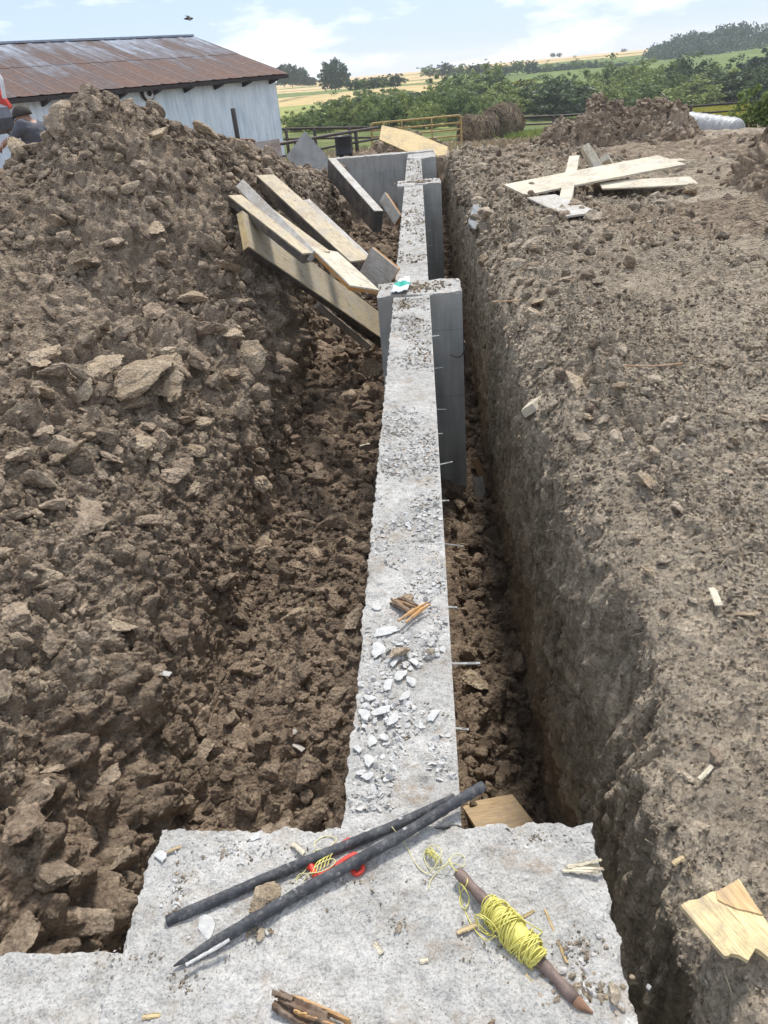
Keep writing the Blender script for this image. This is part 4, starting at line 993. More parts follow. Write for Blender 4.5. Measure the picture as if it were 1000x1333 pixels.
sg(884, 1128, .035, .012, .5, 'lumber_pine', 'tan chip above the plywood scrap')
sg(215, 880, .06, .035, -.3, 'flake', 'white chip lying on the left bank')
sg(385, 977, .08, .03, -.7, 'ply_grey', 'pale wooden chip on the trench floor left of the wall')
sg(383, 957, .05, .03, .7, 'ply_grey', 'small pale chip behind another on the trench floor')
sg(478, 580, .1, .05, .3, 'ply_pale', 'cream chip on the trench floor next to the wall')
sg(205, 250, .5, .03, -1.0, 'lumber_dark', 'thin dark stick half buried in the upper bank')
sg(675, 393, .45, .03, -.25, 'wood_brown', 'thin stick on the flat clod at the trench lip')
sg(850, 475, .3, .02, -.2, 'wood_brown', 'thin brown twig on the ground above the sawn block')
# split plywood scrap
zs = .075
out_ = [(886, 1178), (897, 1172), (910, 1170), (925, 1161), (938, 1159), (962, 1144), (984, 1178), (1004, 1208), (1012, 1252), (1000, 1246), (988, 1236), (984, 1234), (980, 1240), (974, 1250), (962, 1243), (952, 1241), (948, 1244), (943, 1244), (915, 1212)]
ps = tag(empty('plywood_scrap', at(945, 1200, z=zs)), 'split yellow plywood scrap with a torn lower edge on the soil at lower right', 'plywood scrap')
M['scrap_face'] = woodmat('scrap_face', (.66, .52, .27), (.76, .64, .38), (.3, .2, .09), (3, 40, 40))
M['scrap_veneer'] = woodmat('scrap_veneer', (.56, .38, .19), (.64, .46, .25), (.4, .25, .12), (1, 12, 12))
w_ = [at(x, y, z=zs) for x, y in out_]
org = at(945, 1200, z=zs)
gx = (at(915, 1212, z=zs)-at(886, 1178, z=zs)).normalized()
Ms = frame_from(org, org+gx, org+Vector((0, 0, 1)).cross(gx)); ps.matrix_world = Ms; Mi_ = Ms.inverted()
def plate(name, pts, z0, z1, mat, ragged=True):
    bm = bmesh.new(); V0 = [bm.verts.new((p.x, p.y, z1)) for p in pts]; f = bm.faces.new(V0)
    r = bmesh.ops.extrude_face_region(bm, geom=[f]); 
    for v in [e for e in r['geom'] if isinstance(e, bmesh.types.BMVert)]: v.co.z = z0
    bmesh.ops.recalc_face_normals(bm, faces=bm.faces)
    return bm_obj(name, bm, mat, ps)
plate('core_ply', [Mi_@p for p in w_], -.012, 0, M['scrap_face'])
plate('top_veneer', [Mi_@at(x, y, z=zs) for x, y in ((932, 1162), (961, 1146), (983, 1178), (993, 1192), (975, 1187), (960, 1184), (943, 1177), (934, 1172))], .0003, .0035, M['scrap_veneer'])
# rotten wood: at the frame's lower edge and on the wall
def chunk(name, A, B, wpx, z, mats, label, parts=4, seed=0, th=.5):
    """splintered chunk: a bundle of tapering fibres fused together"""
    g = np.random.default_rng(seed); a = at(*A, z=z); b = at(*B, z=z); L = (b-a).length; wd = wpx/FOC*(a-Vector((0, 0, EYE))).length
    Mx = frame_from(a, b, a+Vector((0, 0, 1)).cross(b-a)); root = empty(name); root.matrix_world = Mx
    for k in range(parts):
        y = (k/(max(1, parts-1))-.5)*wd*.75; x0 = g.uniform(0, .15)*L; x1 = L*g.uniform(.7, 1.0); n = 12
        rr = [wd/parts*.62*(1.7 if parts > 5 else 1)*(.25+.75*math.sin(PI*min(1, .15+.8*t)))*g.uniform(.8, 1.15) for t in np.linspace(0, 1, n)]
        pts = [(x0+(x1-x0)*t, y+wd*.1*math.sin(3*t+k)+g.normal()*wd*.02, wd*.2*th*math.sin(2.3*t+k*1.3)) for t in np.linspace(0, 1, n)]
        tube('wood_fibre', pts, rr, mats[k % len(mats)], root, 6, smooth=False)
    return tag(root, label, 'rotten wood')
M['rot_dark'] = woodmat('rot_dark', (.09, .05, .03), (.17, .1, .055), (.03, .018, .012), (2, 40, 40)); M['rot_orange'] = woodmat('rot_orange', (.5, .27, .1), (.62, .4, .18), (.28, .13, .05), (2, 40, 40))
ra, rb = at(359, 1299, z=.022), at(446, 1340, z=.022); Mr = frame_from(ra, rb, ra+Vector((0, 0, 1)).cross(rb-ra))
rw = tag(empty('rotten_wood', ra), 'dark splintered chunk of rotten wood at the bottom edge of the block', 'rotten wood'); rw.matrix_world = Mr
for k, (x0, L_k, y, W_k, z, mt) in enumerate(((0, .135, -.016, .013, .004, 'rot_dark'), (.008, .15, -.005, .011, .008, 'rot_dark'), (.002, .12, .004, .012, .003, 'rot_dark'), (.03, .14, .0135, .007, .0, 'rot_orange'), (.05, .11, -.011, .006, .0095, 'rot_orange'), (-.008, .05, -.002, .009, .012, 'rot_dark'))):
    o = bm_obj('wood_fibre', plank_mesh(L_k, W_k, .016, 70+k, .0015, .006, n=18, tear=.02), M[mt], rw); o.location = (x0, y, z); o.rotation_euler = (.2*(k % 3-1), 0, .03*(k-2))
chunk('rotten_wood', (509, 779), (545, 800), 20, .018, [M['rot_dark'], M['wood_brown'], M['rot_dark']], 'dark rotten wood scrap on the wall top', 6, 4)
chunk('rotten_wood', (521, 812), (560, 784), 10, .03, [M['rot_orange'], M['rot_orange']], 'orange splintered strip lying on rotten wood on the wall top', 2, 5)
# teal printed wrapper on the wall top at the near buttress
def wrapper():
    c = at(524, 371, z=.03); g = np.random.default_rng(2); nx_, ny__ = 12, 18
    V = []; mi = []
    for j in range(ny__+1):
        for i in range(nx_+1):
            u, v = i/nx_-.5, j/ny__-.5
            taper = 1-.55*max(0, v)*2
            V.append((u*.14*taper, v*.5, .012+.007*math.sin(u*9+v*5)+.006*math.sin(v*13+u*5)+g.normal()*.003))
    Fs = []
    for j in range(ny__):
        for i in range(nx_):
            a = j*(nx_+1)+i; Fs.append([a, a+1, a+nx_+2, a+nx_+1]); mi.append(1 if 7 <= j <= 11 else 0)
    k = len(V); V += [(x, y, z-.004) for x, y, z in V[:k]]; Fs += [[q+k for q in f][::-1] for f in Fs[:]]; mi += mi[:]
    rim = [i for i in range(nx_+1)]+[(j+1)*(nx_+1)-1 for j in range(1, ny__+1)]+[ny__*(nx_+1)+i for i in range(nx_-1, -1, -1)]+[j*(nx_+1) for j in range(ny__-1, 0, -1)]
    for a, b in zip(rim, rim[1:]+rim[:1]): Fs.append([b, a, a+k, b+k]); mi.append(0)
    M['film'] = simple('white_film', (.62, .65, .66), .35, var=.08); M['teal'] = simple('teal_film', (.01, .33, .25), .4, var=.15)
    o = mesh_obj('wrapper', V, Fs, [M['film'], M['teal']], smooth=True, mi=mi); o.location = c; o.rotation_euler = (0, 0, -.12)
    tag(o, 'crumpled white wrapper with a teal band on the wall top at the near buttress', 'wrapper')
wrapper()
# wire loop on the near buttress face
tag(tube('wire', catmull([at(586, 462, y=6.24), at(598, 465, y=6.2), at(605, 456, y=6.17), at(606, 447, y=6.16), at(604, 444, y=6.18)], 6), .006, M['steel_dark']), 'bent tie wire hooked over the face of the near buttress', 'wire')
# dry straw
def straw(n, rgx, label, gen, mat, r=.002):
    parts = []
    for _ in range(n):
        p, L = gen(rgx); a = rgx.uniform(0, 6.28); d = Vector((math.cos(a), math.sin(a), rgx.normal()*.25))*L/2
        parts.append(tube(None, [p-d, p+Vector((rgx.normal(), rgx.normal(), .4))*L*.06, p+d], [r, r*1.1, r*.5], None, sides=4))
    V, F_ = merge(parts); return tag(mesh_obj('straw', V, F_, mat), label, 'straw', kind='stuff')
M['straw'] = simple('dry_straw', (.38, .31, .2), .8, var=.3, scale=20)
M['roots'] = simple('dry_root', (.2, .145, .095), .9, var=.3, scale=20)
def gen_any(g):
    i = int(g.integers(40, ny_-200)); j = int(g.integers(60, ns_-20)); p = Vector([float(v) for v in TER[i, j]]); p.z += .012
    return p, float(min(.16, .02*(p-Vector((0, 0, EYE))).length*g.uniform(.6, 1.6)))
straw(900, rg, 'bits of straw and fine roots scattered through the dug soil', gen_any, M['straw'], .0014)
straw(900, rg, 'dark root hairs sticking out of the dug soil', gen_any, M['roots'], .0022)
# ------------------------------------------------------------------ far land, in polar rows so that it stays fine near and coarse far
def land(name, r_tab, mats, mi_fn, a0=-50, a1=50, r0=22., r1=1600., na=520, nr=420, seed=0):
    a = np.radians(np.linspace(a0, a1, na)); r = r0*(r1/r0)**np.linspace(0, 1, nr)
    A_, R_ = np.meshgrid(a, r, indexing='ij')
    x = np.sin(A_)*R_; y = np.cos(A_)*R_
    t = np.clip((np.degrees(A_)+8)/20, 0, 1); t = t*t*(3-2*t)
    lr = np.log(R_)
    kr = np.log(np.array([q[0] for q in r_tab])); zl = np.array([q[1] for q in r_tab]); zr = np.array([q[2] for q in r_tab])
    z = np.interp(lr, kr, zl)*(1-t)+np.interp(lr, kr, zr)*t
    p = np.stack([x, y, np.zeros_like(x)], -1).reshape(-1, 3).astype(np.float32)
    z = z.reshape(-1)+vnoise(p, .02, seed+1)*np.clip((np.hypot(p[:, 0], p[:, 1])-40)/120, 0, 1)*.6+vnoise(p, .3, seed+2)*.05
    p[:, 2] = z
    q = np.arange(na*nr).reshape(na, nr); Fq = np.stack([q[:-1, :-1], q[:-1, 1:], q[1:, 1:], q[1:, :-1]], -1).reshape(-1, 4)
    Fq = Fq[:, ::-1]
    c = p[Fq].mean(1)
    o = np_obj(name, p, Fq, mats, smooth=True, mi=mi_fn(c)); return tag(o, kind='structure')
TAB = [(22, -.55, -.55), (30, -1.2, -1.15), (45, -1.9, -2.0), (60, -2.5, -3.5), (100, -3.8, -5.5), (130, -4.6, -6.8), (200, -5.0, -7.2), (250, -5.2, -6.2), (300, -5.0, -5.2), (400, -4.2, -3.6), (520, -3.0, -2.2), (640, -2.4, -1.2), (760, -3.0, -2.0), (1100, -14, -10), (1600, -30, -30)]
def field(name, c1, c2, c3, row=None, sc=.5, rough=.95):
    n = NT(name); p = n.pos(); a = n.noise(p, sc, 5, .65); b = n.noise(p, sc*7, 4, .7)
    col = n.ramp(a, [(.3, c1), (.5, c2), (.7, c3)]); col = n.mix(1, col, n.ramp(b, [(.3, .72), (.7, 1.25)]), 'MULTIPLY')
    return n.done(col, rough, n.bump(b, .6, .3), spec=.1)
FM = [field('pasture', (.075, .10, .03), (.13, .16, .05), (.24, .23, .10), sc=.6), field('corn_gold', (.42, .30, .13), (.52, .39, .18), (.6, .47, .24), sc=.15),
      field('corn_green', (.10, .14, .035), (.13, .175, .045), (.17, .21, .06), sc=.05), field('soybean_yellow', (.30, .29, .05), (.42, .40, .08), (.54, .48, .12), sc=.5),
      field('stubble_orange', (.50, .33, .17), (.58, .40, .22), (.62, .46, .28), sc=.03), field('meadow_lime', (.20, .23, .06), (.28, .30, .09), (.36, .35, .13), sc=.08)]
def field_id(c):
    r = np.hypot(c[:, 0], c[:, 1]); a = np.degrees(np.arctan2(c[:, 0], c[:, 1])); n_ = vnoise(c, .012, 5)*9+vnoise(c, .05, 6)*3
    k = np.zeros(len(c), int)
    k[(a > 15) & (r > 46) & (r < 112)] = 3
    k[(a < 2) & (r > 88) & (r+n_*.5 < 235-a*1.5)] = 5
    k[(r+n_*.5 >= 235-a*1.5) & (r < 330)] = 1
    k[(r+n_ >= 330)] = 2
    s = r+n_+a*4.2
    for lo, hi, v in ((345, 372, 1), (372, 384, 2), (384, 432, 4), (432, 446, 2), (446, 505, 1), (505, 520, 2), (520, 2000, 4)):
        k[(r > 335) & (s >= lo) & (s < hi)] = v
    g = (a > 2)
    k[g & (r > 180) & (r < 470+n_)] = 2
    k[g & (r+n_ >= 470) & (r < 500)] = 1
    k[g & (r+n_ >= 500) & (r < 525)] = 2
    k[g & (r+n_ >= 525)] = 4
    return k.astype(np.int32)
land('hills', TAB, FM, field_id)

# ------------------------------------------------------------------ leaves
def leafmat(name, c1, c2, c3, tr=.25):
    n = NT(name); p = n.pos()
    gi = n.t.nodes.new('ShaderNodeNewGeometry'); a = n.noise(p, .55, 3, .6)
    col = n.ramp(a, [(.3, c1), (.5, c2), (.72, c3)])
    rnd = n.ramp(gi.outputs['Random Per Island'], [(0, .6), (1, 1.35)]); col = n.mix(1, col, rnd, 'MULTIPLY')
    n.done(col, .6, spec=.25)
    tl = n.t.nodes.new('ShaderNodeBsdfTranslucent'); n.link(col, tl.inputs[0]); mxs = n.t.nodes.new('ShaderNodeMixShader'); mxs.inputs[0].default_value = tr
    n.link(n.b.outputs[0], mxs.inputs[1]); n.link(tl.outputs[0], mxs.inputs[2]); n.link(mxs.outputs[0], n.out.inputs[0])
    return n.m
M['leaf_mid'] = leafmat('leaf_mid', (.095, .14, .04), (.15, .205, .065), (.22, .28, .09))
M['leaf_dark'] = leafmat('leaf_dark', (.05, .08, .035), (.075, .11, .045), (.11, .15, .06))
M['leaf_light'] = leafmat('leaf_light', (.16, .21, .06), (.24, .29, .09), (.34, .38, .12))
M['leaf_yellow'] = leafmat('leaf_yellow', (.2, .22, .035), (.36, .33, .05), (.5, .42, .07))
M['leaf_blue'] = leafmat('leaf_blue', (.045, .075, .05), (.065, .1, .065), (.09, .13, .085))
M['bark'] = simple('bark', (.11, .085, .065), .9, var=.35, scale=3, bump=.4)
def crown_mesh(seed, n_clump, per, rad, leaf, mat, squash=.8, ragged=.35, low=0):
    """leaf-sized faces gathered in clumps spread through an uneven crown of about unit radius"""
    g = np.random.default_rng(seed); V = []
    cs = []
    while len(cs) < n_clump:
        d = g.normal(size=3); d /= np.linalg.norm(d); r = g.uniform(.15, 1)**.45
        lob = 1+ragged*math.sin(3*math.atan2(d[1], d[0])+seed)*.6+ragged*g.normal()*.4
        c = d*r*lob; c[2] = c[2]*squash
        if c[2] < -.62+low: continue
        cs.append(c)
    cs = np.array(cs); n = n_clump*per
    ci = np.repeat(np.arange(n_clump), per); sz = (rad*g.uniform(.5, 1.25, n_clump))[ci]
    o = g.normal(size=(n, 3)); o /= np.linalg.norm(o, axis=1, keepdims=True); o *= (g.random(n)**.5)[:, None]
    c = cs[ci]+o*sz[:, None]*np.array([1, 1, .75])
    a = g.normal(size=(n, 3)); a /= np.linalg.norm(a, axis=1, keepdims=True); b = np.cross(a, g.normal(size=(n, 3))); b /= np.linalg.norm(b, axis=1, keepdims=True)
    L = (leaf*g.uniform(.6, 1.4, n))[:, None]
    q = np.stack([c-a*L, c-b*L*.55, c+a*L, c+b*L*.55], 1).reshape(-1, 3).astype(np.float32)
    Fq = np.arange(n*4).reshape(n, 4)
    ob = np_obj('crown', q, Fq, mat, smooth=False); me = ob.data; bpy.data.objects.remove(ob); return me
def trunk_mesh(seed, h=1., r=.05, limbs=6):
    g = np.random.default_rng(seed); parts = [tube(None, catmull([(0, 0, -.06), (g.normal()*.02, g.normal()*.02, h*.35), (g.normal()*.05, g.normal()*.05, h*.75), (g.normal()*.08, g.normal()*.08, h*1.1)], 5), np.linspace(r, r*.25, 16), None, sides=7)]
    for k in range(limbs):
        a = g.uniform(0, 6.28); z0 = h*g.uniform(.3, .8); L = g.uniform(.35, .7)
        parts.append(tube(None, catmull([(0, 0, z0), (math.cos(a)*L*.45, math.sin(a)*L*.45, z0+L*.35), (math.cos(a)*L, math.sin(a)*L, z0+L*.65)], 4), np.linspace(r*.5, r*.12, 9), None, sides=5))
    V, F_ = merge(parts); ob = mesh_obj('trunk', V, F_, M['bark'], smooth=True); me = ob.data; bpy.data.objects.remove(ob); return me
CR = {}
CR['round'] = [crown_mesh(77, 170, 46, .2, .06, M['leaf_blue'], squash=.95, ragged=.08)]*3
for kind, mt, sd in (('mid', 'leaf_mid', 1), ('dark', 'leaf_dark', 2), ('light', 'leaf_light', 3), ('yellow', 'leaf_yellow', 4), ('blue', 'leaf_blue', 5)):
    CR[kind] = [crown_mesh(sd*10+k, 120, 44, .2, .055, M[mt], ragged=.45) for k in range(3)]
TRK = [trunk_mesh(60+k) for k in range(3)]
def tree(x, y, zg, h, w, kind, label, group, name='tree', trunk=True, low=.28):
    r = empty(name, (x, y, zg)); tag(r, label, 'tree' if name == 'tree' else 'bush', group)
    c = bpy.data.objects.new('crown', CR[kind][int(rg.integers(0, 3))]); COL.objects.link(c); c.parent = r
    c.location = (0, 0, h*(.47 if trunk else .42)); c.scale = (w/2, w/2, h*(.56 if trunk else .6)); c.rotation_euler = (0, 0, rg.uniform(0, 6.28))
    t = bpy.data.objects.new('trunk', TRK[int(rg.integers(0, 3))]); COL.objects.link(t); t.parent = r
    t.scale = (h*.42, h*.42, h*.62); t.rotation_euler = (0, 0, rg.uniform(0, 6.28))
    return r
def zland(x, y):
    r = math.hypot(x, y); a = math.degrees(math.atan2(x, y)); t = min(1, max(0, (a+8)/20)); t = t*t*(3-2*t)
    kr = np.log([q[0] for q in TAB]); return float(np.interp(math.log(r), kr, [q[1] for q in TAB])*(1-t)+np.interp(math.log(r), kr, [q[2] for q in TAB])*t)
KL = {'mid': 'mid green tree standing in the belt across the valley', 'dark': 'dark green tree standing in the belt across the valley', 'light': 'pale green tree in the belt across the valley', 'yellow': 'yellowing tree in the belt across the valley', 'blue': 'blue green tree with shade put into its leaf colour, in the belt across the valley'}
# the belt: three staggered rows; width grows from a wedge at left to full at right
for row, (yr, x0, x1, dx, hh) in enumerate(((118, -2, 88, 5.2, 5.6), (130, -14, 96, 5.6, 6.6), (146, -10, 104, 7.0, 7.2))):
    x = x0
    while x < x1:
        xx = x+rg.normal()*.9; yy = yr+rg.normal()*2.5+(0 if x > 10 else (x-10)*-.3)
        h = .84*hh*rg.uniform(.82, 1.2)*(.72+.28*min(1, max(0, (x+14)/26))); w = 8.6*rg.uniform(.85, 1.2)
        u = rg.random()
        kind = ('light' if u < .42 else 'mid' if u < .8 else 'dark') if x < 38 else ('dark' if u < .4 else 'blue' if u < .62 else 'mid' if u < .9 else 'light')  # right end of the belt: shade put into darker, bluer leaf colours
        if row == 2 and 10 < x < 34 and u > .82: kind = 'yellow'
        tree(xx, yy, zland(xx, yy)-.2, h, w, kind, KL[kind], 'trees of the belt across the valley')
        x += dx*rg.uniform(.8, 1.2)
for x, y, h, w, kind in ((-13.5, 92, 2.4, 3.6, 'light'), (-11, 90, 2.6, 4, 'mid'), (-8.5, 91, 3.0, 4, 'light'), (-6, 90, 3.2, 4.4, 'light'), (-3.4, 91, 3.4, 4.6, 'mid'), (-.6, 92, 3.7, 4.6, 'light'), (2.2, 94, 4.0, 4.8, 'mid'), (-9.8, 84, 2.0, 3.2, 'mid'), (-4.6, 84, 2.4, 3.6, 'mid'), (.6, 85, 2.8, 3.8, 'light'), (5.2, 97, 4.2, 5, 'mid')):
    tree(x, y, zland(x, y)-.1, h, w, kind, 'low brush bush in front of the tree belt, left of the yellow gate' if x < -2 else 'low brush bush in front of the tree belt, behind the yellow gate', 'brush in front of the belt', name='bush', trunk=False)
# single trees in the fields
p = at(437, 119, y=250); tree(p.x, 250, p.z, 8.0, 9.0, 'round', 'round lone tree standing in the stubble between barn and tree belt', None)
for px, h in ((370, 6.5), (381, 6.8), (393, 6.0), (404, 3.2)):
    p = at(px, 111, y=290+px-370); tree(p.x, 290+px-370, p.z-.4, h, 6.0, 'round', 'blue green tree at the barn corner, far across the gold field', 'trees behind the barn corner')
for px, h, kd in ((462, 3.2, 'blue'), (474, 2.8, 'mid'), (486, 3, 'blue'), (500, 3, 'mid'), (515, 3.4, 'blue')):
    p = at(px, 119-(px-462)*.09, y=215); tree(p.x, 215, p.z, h, 5.5, kd, 'small tree on the field edge right of the round lone tree', 'small trees on the field edge', name='tree')
for px in (720, 728, 812):
    p = at(px, 73-(px-720)*.06, y=600); tree(p.x, 600, p.z-1, 3.2, 4.2, 'blue', 'tiny dark tree on the skyline of the far hill', 'tiny trees on the skyline')
# hedge line across the green field, seen over the belt
for k in range(16):
    px = 560+k*19; p = at(px, 91-k*.6+(k % 3), y=330); tree(p.x, 330, p.z-2.6, 4.6*rg.uniform(.8, 1.2), 7, 'blue' if k % 2 else 'mid', 'small far tree in the hedge line above the belt', 'hedge line trees above the belt')
# the wood on the hill: one mass
def wood():
    g = np.random.default_rng(44); Vs = []; n = 0; base = []
    for k in range(250):
        px = g.uniform(846, 1075); d = g.uniform(360, 440)
        top = np.interp(px, [846, 858, 875, 910, 950, 1000, 1075], [68, 56, 50, 38, 30, 27, 21]); t = (d-360)/80
        row = top+(1-t)*np.interp(px, [846, 880, 1000], [6, 22, 40])+g.uniform(0, 3)
        c = at(px, row, y=d); base.append((c.x, c.y, c.z, g.uniform(3.8, 6.0)))
    for (x, y, z, r) in base:
        m_ = 330; o = g.normal(size=(m_, 3)); o /= np.linalg.norm(o, axis=1, keepdims=True); lump = 1+.25*np.sin(o[:, 0]*5+x)+.2*np.sin(o[:, 2]*7+y)
        c = np.array([x, y, z-r*.75])+o*(g.random(m_)**.25*r*lump)[:, None]*np.array([1, 1, .85])
        a = g.normal(size=(m_, 3)); a /= np.linalg.norm(a, axis=1, keepdims=True); b = np.cross(a, g.normal(size=(m_, 3))); b /= np.linalg.norm(b, axis=1, keepdims=True); L = g.uniform(.35, .8, m_)[:, None]
        Vs.append(np.stack([c-a*L, c-b*L*.6, c+a*L, c+b*L*.6], 1).reshape(-1, 3))
    V = np.concatenate(Vs).astype(np.float32)
    tag(np_obj('woods', V, np.arange(len(V)).reshape(-1, 4), M['leaf_blue'], smooth=False), 'dark blue green wood covering the far hill at right', 'woods', kind='stuff')
    # the green rise the wood stands on
    A_ = []
    for px in range(838, 1100, 8):
        A_.append([at(px, r_, y=y_) for r_, y_ in ((float(np.interp(px, [838, 870, 1000, 1100], [84, 86, 82, 80])), 300), (float(np.interp(px, [838, 870, 1000, 1100], [76, 80, 66, 60])), 352), (float(np.interp(px, [838, 870, 1000, 1100], [74, 66, 50, 40])), 440))])
    A_ = [[a[0]-Vector((0, 30, 6))]+a+[a[2]+Vector((0, 80, -12))] for a in A_]
    V = [tuple(q) for a in A_ for q in a]; k = 5
    F_ = [[i*k+j, (i+1)*k+j, (i+1)*k+j+1, i*k+j+1] for i in range(len(A_)-1) for j in range(k-1)]
    tag(mesh_obj('hill', V, F_, FM[2], smooth=True), kind='structure')
wood()
# weeds and grass in the yard and round the bales
def grass(name, label, pts, hmin, hmax, mat, seed, per=14, spread=.25):
    g = np.random.default_rng(seed); V = []
    P_ = np.repeat(np.array(pts, np.float32), per, axis=0); n = len(P_)
    P_[:, :2] += g.normal(size=(n, 2))*spread
    h = g.uniform(hmin, hmax, n)[:, None]; a = g.uniform(0, 6.28, n); w_ = (.02+.03*g.random(n))[:, None]*np.clip(P_[:, 1:2]/22, .5, 2)
    d = np.stack([np.cos(a), np.sin(a), np.zeros(n)], -1); lean = np.stack([g.normal(size=n)*.35, g.normal(size=n)*.35, np.ones(n)], -1)
    V = np.stack([P_-d*w_, P_+d*w_, P_+lean*h*.6+d*w_*.8, P_+lean*h*np.array([1.3, 1.3, 1])], 1).reshape(-1, 3)
    return tag(np_obj(name, V, np.arange(len(V)).reshape(-1, 4), mat, smooth=False), label, 'grass', kind='stuff')
def yz(x, y): return float(np.interp(y, [18.5, 23, 36, 45, 60], [-.12, -.45, -1.45, -1.95, -3.0]))
g = np.random.default_rng(9); pts = []
for _ in range(3800):
    y = g.uniform(20.5, 44); x = g.uniform(-.33, .5)*y
    if y < 27 and x > .8: continue
    if vnoise(np.array([[x, y, 0]], np.float32), .35, 3)[0] > -.25: pts.append((x, y, yz(x, y)-.05))
grass('grass', 'rough green weeds growing round the fence and gate', pts, .06, .22, M['leaf_light'], 1)
pts = [(g.uniform(3.0, 5.0), g.uniform(26, 30), 0) for _ in range(300)]; pts = [(x, y, yz(x, y)-.05) for x, y, _ in pts]
grass('grass', 'taller bright green weeds between the hay bales and the clod heap', pts, .2, .42, M['leaf_light'], 2)
pts = [(x, y, yz(x, y)-.03) for x, y in ((g.uniform(-7, 8), g.uniform(19.5, 40)) for _ in range(1100))]
grass('grass', 'dry straw coloured grass in the yard', pts, .08, .25, M['straw'], 3)
pts = [(g.uniform(20, 62), g.uniform(48, 108), 0) for _ in range(9000)]; pts = [(x, y, zland(x, y)) for x, y, _ in pts if x < y*.62 and x > y*.3]
grass('soybeans', 'yellowing soybean plants covering the field at right', pts, .3, .65, M['leaf_yellow'], 4, per=7, spread=.4)
p = at(990, 175, y=19.5)
bsh = tree(p.x+.1, 19.5, p.z-.15, 1.35, 1.25, 'mid', 'leafy green bush at the right edge above the dark lumber', None, name='bush', trunk=False)

# ------------------------------------------------------------------ barn
def roofmat():
    n = NT('rusty_roof'); p = n.obj()      # x along ridge, y down the slope
    sx = n.sep(p, 0); sy = n.sep(p, 1)
    sheet_ = n.math('FLOOR', n.math('DIVIDE', sx, .66)); course = n.math('FLOOR', n.math('DIVIDE', sy, 2.6))
    cmb = n.t.nodes.new('ShaderNodeCombineXYZ'); n.link(sheet_, cmb.inputs[0]); n.link(course, cmb.inputs[1])
    wn = n.t.nodes.new('ShaderNodeTexWhiteNoise'); n.link(cmb.outputs[0], wn.inputs['Vector'])
    st = n.noise(n.mapped(p, (3.0, .5, 1)), 1.0, 6, .7); bl = n.noise(p, .55, 4, .6); f = n.noise(p, 6, 5, .7)
    k = n.math('ADD', n.math('MULTIPLY', wn.outputs['Value'], .15), n.math('ADD', n.math('MULTIPLY', st, .68), n.math('MULTIPLY', n.math('SUBTRACT', sy, 2.0), .05)))
    k = n.math('ADD', k, n.math('MULTIPLY', bl, .35))
    col = n.ramp(k, [(.42, (.30, .335, .39)), (.53, (.17, .165, .18)), (.62, (.12, .09, .082)), (.8, (.155, .093, .07))])
    col = n.mix(1, col, n.ramp(f, [(.3, .75), (.7, 1.25)]), 'MULTIPLY')
    seam = n.ramp(n.math('FRACT', n.math('DIVIDE', sx, .66)), [(.0, 1), (.05, 0)]); col = n.mix(n.math('MULTIPLY', seam, .55), col, (.42, .4, .39))
    return n.done(col, .85, n.bump(f, .2, .01), metal=0, spec=.15)
def barnwall():
    n = NT('whitewashed_metal'); p = n.obj(); a = n.noise(n.mapped(p, (1.6, 1.6, .5)), 1.2, 6, .7); b = n.noise(n.mapped(p, (9, 9, .6)), 1.5, 5, .7)
    col = n.ramp(a, [(.3, (.5, .6, .68)), (.52, (.68, .77, .83)), (.7, (.78, .85, .89))]); col = n.mix(1, col, n.ramp(b, [(.3, .82), (.6, 1.05)]), 'MULTIPLY')
    z = n.sep(p, 2); col = n.mix(n.math('MULTIPLY', n.ramp(n.math('ADD', z, n.math('MULTIPLY', a, 1.2)), [(0, 1), (.75, 0)]), .6), col, (.4, .32, .26))
    return n.done(col, .5, n.bump(b, .1, .01), metal=0, spec=.35)
M['roof'] = roofmat(); M['barn_wall'] = barnwall(); M['dark_wood'] = simple('old_dark_wood', (.05, .042, .038), .9, var=.3)
